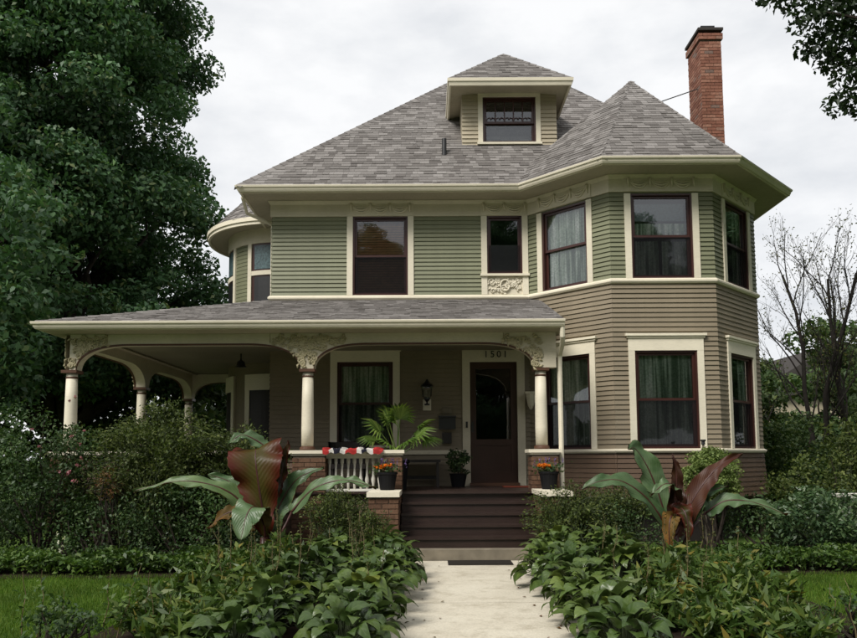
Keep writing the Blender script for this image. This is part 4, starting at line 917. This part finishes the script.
# overhanging maple: trunk stands right of the view
ovc = [(x - .55, y, z - .55, r) for x, y, z, r in [(6.05, 11, 9.4, .55), (6.6, 11.2, 9.5, .6), (6.5, 10.8, 8.75, .5), (7.0, 11, 9.0, .6), (6.75, 11, 8.25, .42), (7.2, 11.2, 8.4, .55), (7.1, 10.9, 7.75, .42), (7.5, 11, 7.9, .5), (6.9, 11.1, 7.45, .26), (7.3, 11, 7.35, .3), (6.35, 11, 8.3, .2), (5.6, 11, 9.55, .3), (6.9, 11.2, 9.9, .6), (7.6, 11, 8.8, .6), (7.8, 11, 9.5, .7), (7.7, 10.8, 7.4, .35)]]
ovc += crown_profile(10.8, 10.5, [(7.2, 2.4), (8.6, 3.4), (11.5, 3.2), (14, 1.2)], 80, .9)
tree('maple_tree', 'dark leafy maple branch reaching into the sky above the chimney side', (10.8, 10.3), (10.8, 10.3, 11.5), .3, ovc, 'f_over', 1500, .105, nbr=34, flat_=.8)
# unseen trees mirrored in the panes; street row closed up to shade the porch
G4 = 'unseen street trees across the road'
for x, y, s_, r_ in ((-3.5, -19, .8, 1.0), (4, -19, .85, 2.3), (11.5, -19, .8, 4.0), (-11, -19, .85, 5), (19, -19, .85, 3.1), (-18.5, -19, .8, .4), (26.5, -19, .8, 5.6), (-26, -19, .85, 2.7), (22.5, 17, .75, 1.9), (27, 24, .8, 4.4)):
    c_ = copy_tree(big, (x, y, 0), r_, s_, 'unseen leafy street tree across the road, in a row shading the porch' if y < 0 else 'tall leafy tree on the neighbouring plot beside the tower'); c_['group'] = G4 if y < 0 else 'trees on the neighbouring plot'
    for chd in c_.children: chd.matrix_parent_inverse = Matrix.Translation((10.6, -21.5, 0))

# --- shrubs in front of the porch
def arching(name, label, base, r, h, stems, m, lsize, per, spread=.6, group=None, droop=.35, stem='stem'):
    x, y = base; t_ = thing(name, label, 'shrub', (x, y, 0), group); b = MB(); C, AX = [], []
    for i in range(stems):
        a_ = random.uniform(0, 6.283); rr = r * math.sqrt(random.random()); hh = h * random.uniform(.55, 1.05) * (1 - .25 * rr / r)
        p0 = np.array([x + RNG.normal() * .25 * r, y + RNG.normal() * .25 * r, 0]); p3 = np.array([x + rr * math.cos(a_), y + rr * math.sin(a_) * .75, hh])
        p1 = p0 + (p3 - p0) * (.25, .25, .7); p2 = p0 + (p3 - p0) * (.65, .65, 1.05 + droop * .3)
        tt = np.linspace(0, 1, 10)[:, None]; q = (1 - tt) ** 3 * p0 + 3 * (1 - tt) ** 2 * tt * p1 + 3 * (1 - tt) * tt ** 2 * p2 + tt ** 3 * p3
        b.tube(q, np.linspace(.007, .0025, 10), 4, cap=False)
        s_ = RNG.random(per) ** .75 * .92 + .08; idx = s_ * 9; i0 = np.minimum(idx.astype(int), 8); pp = q[i0] + (q[i0 + 1] - q[i0]) * (idx - i0)[:, None]
        C.append(pp + RNG.normal(size=(per, 3)) * lsize * .9); AX.append(unit(q[i0 + 1] - q[i0]) + (0, 0, .2))
    b.build('stems', stem, t_, kind='stuff'); link('foliage', quads_mesh('foliage', leaf_arrays(np.vstack(C), lsize, None, .5, .42, .4, np.vstack(AX)), m), t_, 'stuff'); return t_
def mound(name, label, c, r, k, cr, m, per, size, group=None, cat='shrub', asp=.55, up=.5):
    t_ = thing(name, label, cat, (c[0], c[1], 0), group); b = MB(); cl = ellip_clumps(c, r, k, cr)
    for q in cl[:14]: b.tube(wig((c[0] + RNG.normal() * .08, c[1] + RNG.normal() * .08, 0), q[:3], 5, .08), np.linspace(.02, .006, 5), 5)
    b.build('stems', 'bark', t_, kind='stuff'); P, O = clump_points(cl, per, .7); link('foliage', quads_mesh('foliage', leaf_arrays(P, size, O, up, asp), m), t_, 'stuff'); return t_
def blooms(t_, pts, m, size=.05, n=12):
    for p in pts:
        C = RNG.normal(size=(n, 3)) * size * .35 + p; link('bloom', quads_mesh('bloom', leaf_arrays(C, size, None, .4, .85), m), t_)
mound('dense_shrub', 'dark low shrub at the foot of the autumn tinted shrub', (-4.55, 10.8, .42), (.75, .35, .5), 50, .22, 'f_rose', 1100, .05)
arching('arching_shrub', 'large airy green shrub with arching stems in front of the side porch', (-4.0, 11.25), 1.1, 2.35, 380, 'f_shrub', .055, 75)
arching('arching_shrub', 'feathery green shrub hiding the porch wall left of the middle column', (-2.85, 11.5), .8, 2.0, 260, 'f_shrub', .05, 65)
mound('dense_shrub', 'dark dense shrub under the arching stems beside the large banana plant', (-3.4, 10.75, .5), (1.15, .45, .62), 85, .25, 'f_rose', 1100, .05)
ar = mound('autumn_shrub', 'small reddish-yellow autumn tinted shrub against the big green shrub', (-4.55, 10.75, 1.12), (.22, .2, .26), 12, .13, 'f_red', 1500, .05)
rb = mound('rose_shrub', 'tall dark green shrub dotted with pink flowers at the porch corner', (-5.75, 11.2, 1.15), (.95, .6, 1.2), 110, .28, 'f_rose', 1000, .055)
blooms(rb, [(-5.75 + RNG.uniform(-.95, .95), 10.75 + RNG.uniform(-.2, .3), RNG.uniform(1.3, 2.4)) for i in range(16)], 'pink', .03)
blooms(rb, [(-4.98 + RNG.uniform(-.1, .1), 10.6, RNG.uniform(1.15, 1.5)) for i in range(3)], 'pink', .04)
arching('arching_shrub', 'wispy pale green shrub against the bottom of the corner porch column', (-5.5, 11.7), .6, 2.05, 90, 'f_shrub', .05, 40)
mound('dense_shrub', 'dark rounded shrub at the far left edge of the garden', (-7.0, 11.6, 1.1), (.9, .7, 1.25), 90, .3, 'f_rose', 900, .06)
wf_ = mound('white_flowering_plant', 'small plant with white leaves at the foot of the pink-flowered shrub', (-4.98, 10.3, .35), (.06, .06, .15), 6, .06, 'f_cover', 900, .05, cat='plant')
blooms(wf_, [(-4.98 + RNG.normal() * .05, 10.22, .3 + i * .05) for i in range(5)], 'whitepetal', .035, 4)
arching('arching_shrub', 'low weedy green shrub in front of the balusters', (-1.35, 11.35), .62, 1.05, 150, 'f_shrub', .04, 45)
arching('arching_shrub', 'thin weedy shrub at the foot of the brick stair cheek', (-.78, 10.75), .32, .78, 70, 'f_shrub', .036, 40)
arching('arching_shrub', 'airy weedy shrub spilling over the right side of the steps', (2.05, 10.95), .75, 1.12, 200, 'f_shrub', .042, 45)
arching('arching_shrub', 'feathery low shrub against the brown skirt of the tower', (2.95, 11.7), .65, 1.15, 150, 'f_shrub', .042, 45)
mound('dense_shrub', 'low dark green shrub between the steps and the red-leaved banana plant', (2.75, 10.9, .4), (.9, .4, .42), 40, .2, 'f_rose', 1000, .045)
bs = mound('ball_shrub', 'round yellow-green clipped shrub in front of the central tower window', (4.43, 11.85, 1.17), (.40, .38, .44), 110, .13, 'f_ball', 7000, .045)
mound('rhododendron', 'broad leafy shrub with pale green leaf tips beside the right lawn', (6.0, 11.4, .52), (.95, .7, .5), 90, .22, 'f_rhodo', 1300, .085, asp=.38)
mound('dense_shrub', 'dark shrub filling the gap between tower skirt and rhododendron', (5.3, 11.9, .45), (.6, .4, .45), 34, .22, 'f_rose', 900, .06)
mound('dense_shrub', 'dark green undergrowth behind the rhododendron at the tower foot', (7.3, 13.6, .7), (1.2, .8, .85), 60, .3, 'f_shrub', 700, .07)
sm = arching('sumac', 'feathery fern-leaved plant at the right edge behind the rhododendron', (8.25, 14.6), .8, 2.2, 40, 'f_shrub', .09, 60, droop=.8)
wb_ = thing('stone_bench', 'white stone bench slab half hidden behind the rhododendron', 'bench', (6.75, 12.0, 0))
MB().box(6.5, 7.5, 11.85, 12.25, .84, .90).build('seat', 'white', wb_); MB().box(6.6, 6.72, 11.9, 12.2, 0, .84).build('leg', 'white', wb_); MB().box(7.25, 7.37, 11.9, 12.2, 0, .84).build('leg', 'white', wb_)
gs = thing('garden_stake', 'slim pale garden stake with dark cap before the central tower window', 'stake', (4.55, 12.6, 0))
MB().tube([(4.60, 12.6, 0), (4.60, 12.6, 1.72)], .02, 8).build('post', 'stone', gs); MB().lathe([(.035, 0), (.03, .05), (.045, .06), (.045, .085)], (4.60, 12.6, 1.70), 10).build('cap', 'black', gs)

# --- ground cover strips (uncountable)
def cover(label, x0, x1, y0, y1, h, n):
    C = np.column_stack([RNG.uniform(x0, x1, n), RNG.uniform(y0, y1, n), RNG.random(n) ** .5 * h])
    C[:, 1] += .07 * np.sin(C[:, 0] * 3.1) + .04 * np.sin(C[:, 0] * 9); C[:, 2] *= .8 + .2 * np.sin(C[:, 0] * 5 + C[:, 1] * 4) + RNG.normal(size=n) * .06
    C[:, 2] = np.abs(C[:, 2]) + .02
    me = quads_mesh('ground_cover', leaf_arrays(C, .075, None, 1.0, .5), 'f_cover'); tag(link('ground_cover', me), label, 'ground cover', kind='stuff')
cover('low leafy ground cover strip between the left lawn and the porch shrubs', -9, -2.35, 9.85, 10.75, .27, 16000)
cover('low leafy ground cover strip between the right lawn and the tower shrubs', 3.3, 9, 9.8, 10.8, .26, 14000)
# --- lawn blades
def lawn(label, x0, x1, y0, y1, n):
    C = np.column_stack([RNG.uniform(x0, x1, n), RNG.uniform(y0, y1, n), np.full(n, -.012)]); h = RNG.uniform(.025, .06, n); a_ = RNG.random(n) * 6.283
    w = np.column_stack([np.cos(a_), np.sin(a_), np.zeros(n)]) * .0035; ln = RNG.normal(size=(n, 3)) * .016; ln[:, 2] = h
    V = np.empty((n, 4, 3)); V[:, 0] = C - w; V[:, 1] = C + w; V[:, 2] = C + ln + w * .3; V[:, 3] = C + ln - w * .3
    tag(link('grass', quads_mesh('grass', V.reshape(-1, 3), 'grass')), label, 'grass', kind='stuff')
lawn('mown green grass of the left lawn', -7.5, -2.6, 5.2, 9.85, 60000); lawn('mown green grass of the right lawn', 3.4, 7.6, 5.2, 9.8, 55000)

# --- big leaves
def big_leaf(parent, name, pts, width, mats, kx=10, ky=40, fold=.25, rip=.028, twist=(0, 0), normal=None, tipw=.0, thick=.007, wpow=(.55, .9), label=None, side=None, funnel=False):
    """pts: midrib control points; the blade spreads sideways from it"""
    P = np.array(pts, float); k = len(P); tt = np.linspace(0, 1, ky + 1); s_ = tt * (k - 1)
    Q = []
    for x in s_:          # Catmull-Rom
        i = min(int(x), k - 2); f = x - i; p0, p1, p2, p3 = P[max(i - 1, 0)], P[i], P[i + 1], P[min(i + 2, k - 1)]
        Q.append(.5 * ((2 * p1) + (-p0 + p2) * f + (2 * p0 - 5 * p1 + 4 * p2 - p3) * f * f + (-p0 + 3 * p1 - 3 * p2 + p3) * f ** 3))
    Q = np.array(Q); T = unit(np.gradient(Q, axis=0)); up = np.array(normal if normal is not None else (0, 0, 1.), float)
    vs, uv = [], []; ph = random.uniform(0, 6); JG = [[1 - .05 * random.random() - (.22 * random.random() if random.random() < .13 else 0) for _ in range(ky + 1)] for _ in (0, 1)]; SIDE = None if side is None else np.array(side, float)
    for i in range(ky + 1):
        t_ = tt[i]; sv = np.cross(T[i], up) if SIDE is None else SIDE - T[i] * T[i].dot(SIDE); side = sv / (np.linalg.norm(sv) + 1e-9); nn = np.cross(side, T[i]); an = twist[0] + (twist[1] - twist[0]) * t_
        side, nn = side * math.cos(an) + nn * math.sin(an), nn * math.cos(an) - side * math.sin(an)
        w = width * .5 * max(.03, (math.sin(math.pi * min(1, t_ * .97 + .03) ** wpow[0])) ** wpow[1]) + tipw * t_ * 0
        if funnel: w = width * .5 * (.10 + .90 * min(1, t_ / .60) ** .8) * (1 - .12 * max(0, t_ - .8) / .2)
        for j in range(kx + 1):
            a_ = (j / kx - .5) * 2; e = abs(a_)
            w_ = w * (1 - (1 - JG[a_ > 0][i]) * e ** 2); vs.append(Q[i] + side * w_ * a_ + nn * (w * e * fold + rip * e * math.sin(t_ * 17 + ph + (2 if a_ > 0 else 0)) + rip * e * .6 * math.sin(t_ * 29 + 2 * ph + 3 * a_))); uv.append((j / kx, t_))
    vs = np.array(vs); fs = [(i * (kx + 1) + j, i * (kx + 1) + j + 1, (i + 1) * (kx + 1) + j + 1, (i + 1) * (kx + 1) + j) for i in range(ky) for j in range(kx)]
    b = MB(); b.add(vs, fs, 0)
    nrm = np.zeros_like(vs)
    for f in fs:
        n_ = np.cross(vs[f[1]] - vs[f[0]], vs[f[2]] - vs[f[0]]); n_ /= np.linalg.norm(n_) + 1e-12
        for q in f: nrm[q] += n_
    b.add(vs - unit(nrm) * thick, [f[::-1] for f in fs], 1); b.uv = uv + uv
    o = b.build(name, mats, parent, smooth=True)
    rib = MB().tube(Q - unit(nrm).reshape(ky + 1, kx + 1, 3)[:, kx // 2] * thick * .5, np.linspace(.018, .005, ky + 1), 6); rib.build('midrib', 'ban_red', o, smooth=True)
    if label: o['label'] = label
    return o
def banana(label, x, y, leaves, stalks):
    t_ = thing('banana_plant', label, 'banana plant', (x, y, 0)); s_ = 1 / 78.
    b = MB(); b.tube([(x, y, 0), (x, y, .25), (x, y - .01, .5)], [.075, .06, .045], 10); b.build('trunk', 'ban_red', t_, smooth=True)
    for pts, wd, mats, kw in leaves: big_leaf(t_, 'leaf', [(x + a_, y + d, z) for a_, d, z in pts], wd, mats, **kw)
    for q in stalks: MB().tube([(x + a_, y + d, z) for a_, d, z in q], np.linspace(.028, .014, len(q)), 7).build('stalk', 'ban_red', t_, smooth=True)
G_, U_, O_, DRY = 'ban_top', 'ban_under', 'ban_olive', 'ban_dry'
CN = (0, -.65, .75)
banana('tall banana plant with red-brown upright leaf and wide green drooping leaves beside the left lawn', -2.12, 9.75, [
    ([(.02, -.02, .5), (.0, -.08, .8), (-.05, -.12, 1.15), (-.10, -.10, 1.47), (-.13, .04, 1.63), (-.16, .3, 1.58)], .70, (O_, G_), dict(funnel=True, side=(1, .15, .16), fold=.14, rip=.05, wpow=(1.1, .8), label='broad upright red-brown leaf')),
    ([(-.08, .02, .62), (-.38, .0, 1.02), (-.78, -.08, 1.2), (-1.2, -.12, 1.21), (-1.64, -.15, 1.10)], .25, (G_, O_), dict(fold=.12, normal=CN)),
    ([(-.08, .1, .6), (-.25, .15, .95), (-.5, .18, 1.2), (-.80, .18, 1.30)], .36, (G_, U_), dict(normal=(.25, -.8, .5), fold=.15)),
    ([(.08, .05, .6), (.2, .10, .95), (.42, .10, 1.25), (.76, .03, 1.38)], .36, (G_, O_), dict(normal=(-.25, -.8, .5), fold=.15)),
    ([(.35, .0, .82), (.62, -.04, 1.10), (.95, -.08, 1.22), (1.2, -.10, 1.20), (1.45, -.12, 1.12)], .22, (G_, O_), dict(fold=.15, normal=CN)),
    ([(.02, -.10, .68), (-.03, -.34, .90), (-.09, -.54, .84), (-.13, -.68, .54)], .46, (G_, DRY), dict(fold=.10, wpow=(.8, .6), normal=(0, -.6, .8))),
    ([(-.1, -.04, .6), (-.3, -.10, .82), (-.48, -.12, .80), (-.68, -.14, .62)], .26, (DRY, DRY), dict(fold=.2, normal=(0, -.8, .6))),
    ([(.06, .16, 1.58), (-.14, .12, 1.74), (-.34, .06, 1.81), (-.50, .02, 1.66)], .24, (G_, G_), dict(normal=CN, fold=.1)),
    ([(.10, .10, 1.0), (.2, .12, 1.35), (.28, .10, 1.74)], .20, (O_, U_), dict(normal=(-.3, -.9, .1), fold=.3)),
  ], [[(.05, 0, .1), (.2, 0, .5), (.35, 0, .82)], [(0, -.02, .2), (0, -.02, .5)], [(0, .05, .3), (.06, .08, .7), (.10, .10, 1.0)]])
banana('banana plant with maroon spear leaf and orange hanging leaf in front of the tower', 3.12, 9.75, [
    ([(-.03, .08, .6), (-.12, .12, 1.0), (-.25, .12, 1.35), (-.42, .06, 1.60), (-.54, -.04, 1.60)], .40, (G_, U_), dict(normal=(.3, -.85, .4), fold=.12, wpow=(.75, .8))),
    ([(.03, .02, .5), (.06, .03, .9), (.09, .03, 1.25), (.05, .03, 1.54)], .22, (U_, U_), dict(normal=(0, -1, 0), fold=.5, wpow=(.6, .9), label='furled maroon spear leaf')),
    ([(.04, -.02, .5), (.22, -.05, .88), (.42, -.06, 1.18), (.65, -.04, 1.40), (.95, .0, 1.54)], .30, (U_, G_), dict(normal=(-.5, -.8, .3), fold=.15)),
    ([(-.08, -.02, .62), (-.34, -.06, .98), (-.65, -.10, 1.19), (-.92, -.13, 1.20), (-1.18, -.14, 1.10)], .30, (G_, U_), dict(fold=.1, normal=CN, wpow=(.75, .7))),
    ([(.08, -.06, .95), (-.06, -.22, 1.14), (-.2, -.32, 1.15), (-.38, -.40, 1.02)], .26, (G_, U_), dict(normal=(0, -.5, .8), fold=.2)),
    ([(.10, .0, .6), (.28, -.03, .88), (.45, -.04, 1.04), (.72, -.02, 1.12)], .28, (G_, U_), dict(normal=(-.3, -.8, .4), fold=.15)),
    ([(.45, .02, .78), (.68, -.04, .93), (1.0, -.10, .92), (1.42, -.14, .76)], .25, (G_, O_), dict(fold=.1, normal=CN)),
    ([(-.02, -.08, .66), (-.08, -.24, .76), (-.14, -.32, .60), (-.14, -.34, .12)], .23, (DRY, DRY), dict(fold=.25, wpow=(.7, .9), normal=(0, -.7, .6), label='orange-yellow withered hanging leaf')),
    ([(.02, -.06, .75), (.06, -.2, .85), (.09, -.30, .74), (.10, -.34, .44)], .26, (O_, O_), dict(fold=.15, normal=(0, -.7, .6))),
  ], [[(.03, -.02, .2), (.06, -.05, .5)], [(.06, 0, .2), (.22, 0, .55), (.45, .02, .78)]])
# --- hostas: heart-shaped leaves, each an object; few shared meshes
def hosta_leaf(m, ln=.24, wd=.19, arch_=.5):
    b = MB(); ky, vs, uv = 6, [], []
    for i in range(ky + 1):
        t_ = (0, .07, .2, .4, .62, .83, 1)[i]; w = wd * .5 * max(0, math.sin(math.pi * t_ ** .62)) ** .75 + .002; y_ = ln * t_ * math.cos(arch_ * t_ * .8); z_ = ln * (.30 * math.sin(t_ * 2.2) - arch_ * t_ * t_ * .8)
        for j, a_ in enumerate((-1, -.5, 0, .5, 1)): vs.append((w * a_, y_ - (.10 * abs(a_) ** 2 * ln if 0 < i < 3 else 0), z_ + w * .30 * abs(a_) - w * .22 * a_ * a_ + .004 * math.sin(i * 2.3 + a_ * 4))); uv.append(((a_ + 1) / 2, t_))
    b.add(vs, [(i * 5 + j, i * 5 + j + 1, (i + 1) * 5 + j + 1, (i + 1) * 5 + j) for i in range(ky) for j in range(4)]); b.uv = uv
    me = bpy.data.meshes.new('leaf'); me.from_pydata(b.v, [], b.f); me.materials.append(M[m]); ul = me.uv_layers.new(name='UVMap'); li = np.empty(len(me.loops), np.int32); me.loops.foreach_get('vertex_index', li)
    ul.data.foreach_set('uv', np.array(uv, np.float32)[li].ravel()); me.polygons.foreach_set('use_smooth', [True] * len(me.polygons)); return me
HL = [hosta_leaf('hosta', a_, a_ * b_, c_) for a_, b_, c_ in ((.17, .78, .55), (.145, .80, .9), (.20, .72, .45), (.11, .75, .7), (.18, .68, 1.1))]; HD = [hosta_leaf('hosta2', a_, a_ * b_, c_) for a_, b_, c_ in ((.17, .68, .55), (.145, .72, .95), (.20, .64, .5), (.11, .66, .7), (.18, .60, 1.15))]
def hosta(x, y, R, h, n, label, group, meshes):
    t_ = thing('hosta', label, 'hosta', (x, y, 0), group); st = MB()
    for i in range(n):
        f = (i + .5) / n; a_ = i * 2.39996 + random.uniform(-.3, .3); r = R * math.sqrt(f) * random.uniform(.85, 1.1); z = h * (1 - .62 * f ** 1.5) * random.uniform(.85, 1.1) + .02
        o = bpy.data.objects.new('leaf', random.choice(meshes)); COL.objects.link(o); o.parent = t_
        o.location = (r * .72 * math.cos(a_), r * .72 * math.sin(a_), z); s_ = random.uniform(.7, 1.2); o.scale = (s_, s_, s_)
        o.rotation_euler = (rad(48 - 70 * f + random.uniform(-26, 26)), random.uniform(-.5, .5), a_ - math.pi / 2 + random.uniform(-.5, .5))
        st.tube([(x + .03 * math.cos(a_), y + .03 * math.sin(a_), 0), (x + r * .4 * math.cos(a_), y + r * .4 * math.sin(a_), z * .75), (x + r * .72 * math.cos(a_), y + r * .72 * math.sin(a_), z)], [.006, .005, .004], 4, cap=False)
    st.build('stems', 'stem', t_, kind='stuff'); return t_
GL, GR = 'hostas along the left edge of the walk', 'hostas along the right edge of the walk'
def scape(x, y, h, label, group):
    t_ = thing('flower_stalk', label, 'flower stalk', (x, y, 0), group); q = wig((x, y, 0), (x + RNG.normal() * .07, y + RNG.normal() * .05, h), 7, .03); MB().tube(q, np.linspace(.005, .003, 7), 5).build('stem', 'drystem', t_)
    C = np.repeat(q[3:], 12, axis=0) + RNG.normal(size=(48, 3)) * (.014, .014, .03); link('seed_pods', quads_mesh('seed_pods', leaf_arrays(C, .03, None, .2, .5), 'f_sparse'), t_, 'stuff')
labL = 'broad-leaved green hosta clump beside the left edge of the walk'; labR = 'bright green hosta clump beside the right edge of the walk'
ORD = ['nearest', 'second', 'third', 'fourth', 'fifth', 'sixth', 'seventh', 'eighth', 'ninth']
def row(pts, meshes, lab, grp):
    for i, (x, y, R, h, n) in enumerate(pts):
        hosta(x, y, R, h, int(n * 1.6), lab % (ORD[i] + ' from' if i else 'nearest'), grp, meshes[i % len(meshes)])
row([(-.60, 10.2, .42, .42, 52), (-.50, 9.45, .47, .42, 58), (-.44, 8.75, .48, .40, 60), (-.54, 8.1, .46, .42, 58), (-.62, 7.4, .46, .40, 58), (-.58, 6.75, .44, .40, 54), (-.62, 6.1, .44, .36, 50), (-.62, 5.5, .42, .34, 40)], [HL, HD, HD, HL, HD],
    'dark green broad-leaved hosta beside the left walk edge, %s the steps', GL)
row([(-1.25, 9.9, .42, .46, 50), (-1.2, 9.1, .45, .48, 54), (-1.3, 8.3, .45, .46, 56), (-1.35, 7.5, .45, .42, 54), (-1.35, 6.8, .42, .38, 50), (-1.35, 6.15, .42, .36, 46), (-1.4, 5.5, .4, .34, 40)], [HD, HL, HD],
    'broad-leaved hosta in the inner row of the left bed, %s the steps', GL)
row([(1.72, 10.1, .44, .46, 54), (1.56, 9.4, .48, .46, 62), (1.43, 8.75, .50, .42, 66), (1.5, 8.1, .48, .42, 62), (1.5, 7.45, .46, .38, 58), (1.45, 6.8, .44, .36, 58), (1.43, 6.2, .43, .34, 54), (1.43, 5.6, .42, .32, 46)], [HL, HL, HL, HD],
    'bright green hosta beside the right walk edge, %s the steps', GR)
row([(2.3, 9.7, .45, .48, 54), (2.15, 8.95, .45, .46, 56), (2.1, 8.2, .42, .44, 50)], [HL, HD], 'bright green hosta in the inner row of the right bed, %s the steps', GR)
for i in range(26): scape(RNG.uniform(-2.2, -.45), RNG.uniform(6.6, 9.8), RNG.uniform(.55, .98), 'thin dried flower stalk rising from the left planting bed', 'flower stalks in the left bed')
for i in range(16): scape(RNG.uniform(1.7, 3.3), RNG.uniform(6.6, 9.4), RNG.uniform(.5, .85), 'thin dried flower stalk rising from the right planting bed', 'flower stalks in the right bed')
C = np.column_stack([np.where(RNG.random(46) < .5, RNG.uniform(-.3, .15, 46), RNG.uniform(.95, 1.5, 46)), RNG.uniform(6.2, 10.9, 46), np.full(46, .032)])
tag(link('fallen_leaves', quads_mesh('fallen_leaves', leaf_arrays(C, .045, None, 6, .6), 'f_red')), 'scattered dry fallen leaves along the edges of the concrete walk', 'leaf litter', kind='stuff')
# --- peonies: lance-shaped leaflets on many stems
def peony(x, y, R, h, stems, label, group, m='f_peony', size=.135):
    t_ = thing('peony', label, 'peony', (x, y, 0), group); b = MB(); C, AX = [], []
    for i in range(stems):
        a_ = random.uniform(0, 6.283); r = R * math.sqrt(random.random()); hh = h * random.uniform(.65, 1.05) * (1 - .3 * (r / R) ** 2)
        q = wig((x + .3 * r * math.cos(a_), y + .3 * r * math.sin(a_), 0), (x + r * math.cos(a_), y + r * math.sin(a_), hh), 5, .04); b.tube(q, np.linspace(.006, .003, 5), 4, cap=False)
        for k in range(30):
            f = .3 + .65 * random.random(); p = q[0] + (q[-1] - q[0]) * f; d = np.array([math.cos(k * 2.4), math.sin(k * 2.4), random.uniform(.2, 1.5)]); d = d / np.linalg.norm(d); C.append(p + d * size * .6); AX.append(d)
    b.build('stems', 'stem', t_, kind='stuff'); link('foliage', quads_mesh('foliage', leaf_arrays(np.array(C), size, None, .55, .27, .35, np.array(AX), .2), m), t_, 'stuff'); return t_
NTH = ['closest', 'second closest', 'third closest', 'fourth closest', 'fifth closest', 'sixth closest', 'seventh closest', 'eighth closest', 'ninth closest', 'tenth closest', 'eleventh closest', 'twelfth closest']
def peonies(pts, bx_, lab, grp):
    for i, (x, y, R, h, n) in enumerate(sorted(pts, key=lambda p: math.hypot(p[0] - bx_, p[1] - 9.75))): peony(x, y, R, h, n, lab % NTH[i], grp)
peonies(((-1.85, 9.2, .42, .62, 26), (-1.75, 8.5, .42, .6, 26), (-2.1, 7.8, .42, .55, 26), (-2.3, 8.7, .36, .5, 20), (-2.3, 7.1, .38, .48, 22), (-1.75, 7.2, .36, .5, 22), (-2.45, 9.35, .3, .42, 16), (-1.9, 6.5, .38, .44, 24), (-1.95, 5.8, .38, .40, 24), (-2.35, 6.4, .34, .4, 20)), -2.12, 'lance-leaved peony clump in the left bed, %s to the banana plant', 'peonies in the left bed')
peonies(((2.9, 8.8, .42, .55, 26), (2.55, 8.1, .42, .55, 26), (3.1, 7.9, .42, .52, 26), (2.3, 7.4, .4, .5, 26), (2.8, 7.2, .4, .48, 26), (3.15, 7.0, .34, .44, 20), (2.2, 6.6, .36, .42, 22), (2.7, 6.4, .36, .4, 22), (3.45, 8.7, .34, .46, 18), (3.3, 9.3, .3, .4, 16), (2.15, 5.8, .36, .4, 24), (2.65, 5.7, .36, .38, 24)), 3.12, 'lance-leaved peony clump in the right bed, %s to the banana plant', 'peonies in the right bed')
# --- weedy stems at the near edge of the lawns
def weed(x, y, h, lean, label, group, per=24):
    t_ = thing('weed', label, 'weed', (x, y, 0), group); q = wig((x, y, 0), (x + lean, y + RNG.normal() * .03, h), 8, .04); MB().tube(q, np.linspace(.006, .002, 8), 5).build('stem', 'drystem', t_)
    idx = RNG.uniform(2, 7, per).astype(int); C = q[np.minimum(idx, 7)] + RNG.normal(size=(per, 3)) * .035; link('leaves', quads_mesh('leaves', leaf_arrays(C, .05, None, .6, .5), 'f_cover'), t_, 'stuff')
for x, h, ln, p in ((-3.2, .62, -.02, 24), (-3.0, .66, .04, 40), (-2.85, .5, .06, 30), (-2.6, .62, .03, 40), (-2.5, .66, .2, 90), (-2.3, .6, .05, 30), (-2.05, .6, -.02, 26), (-1.95, .5, .03, 22)): weed(x, 5.9 + RNG.uniform(-.25, .35), h, ln, 'spindly weed stem standing before the left lawn', 'weeds before the left lawn', p)
for x, h, ln, p in ((3.15, .5, .0, 22), (3.35, .42, .04, 26), (3.5, .36, .02, 22), (2.9, .4, -.03, 20), (3.3, .55, -.05, 12)): weed(x, 6.1 + RNG.uniform(-.2, .3), h, ln, 'spindly weed stem standing before the right lawn', 'weeds before the right lawn', p)
mound('low_plant', 'dark leafy low plant at the near edge of the left lawn', (-2.75, 5.7, .26), (.26, .2, .22), 26, .09, 'f_rose', 3000, .045, cat='plant')
mound('low_plant', 'small leafy plant at the near edge of the right lawn', (3.35, 6.05, .2), (.26, .2, .22), 18, .09, 'f_rose', 2400, .045, cat='plant')

# --- neighbour house glimpsed through the trees
nb = thing('neighbour_house', 'pale grey house partly hidden behind the background trees', 'house', (24, 46, 0))
MB().box(20, 30, 46, 54, 0, 5.2).build('wall', 'dormer', nb)
b = MB(); b.poly([(19.5, 45.5, 5.2), (30.5, 45.5, 5.2), (25, 45.5, 8.4)], (0, 9, 0)); b.build('roof', 'deck', nb)
for x in (21.5, 24.2, 27): 
    w_ = MB().box(x, x + 1.2, 45.93, 46.0, 2.0, 3.8).build('window', 'white', nb); MB().box(x + .1, x + 1.1, 45.915, 45.93, 2.1, 3.7).build('pane', 'black', w_)
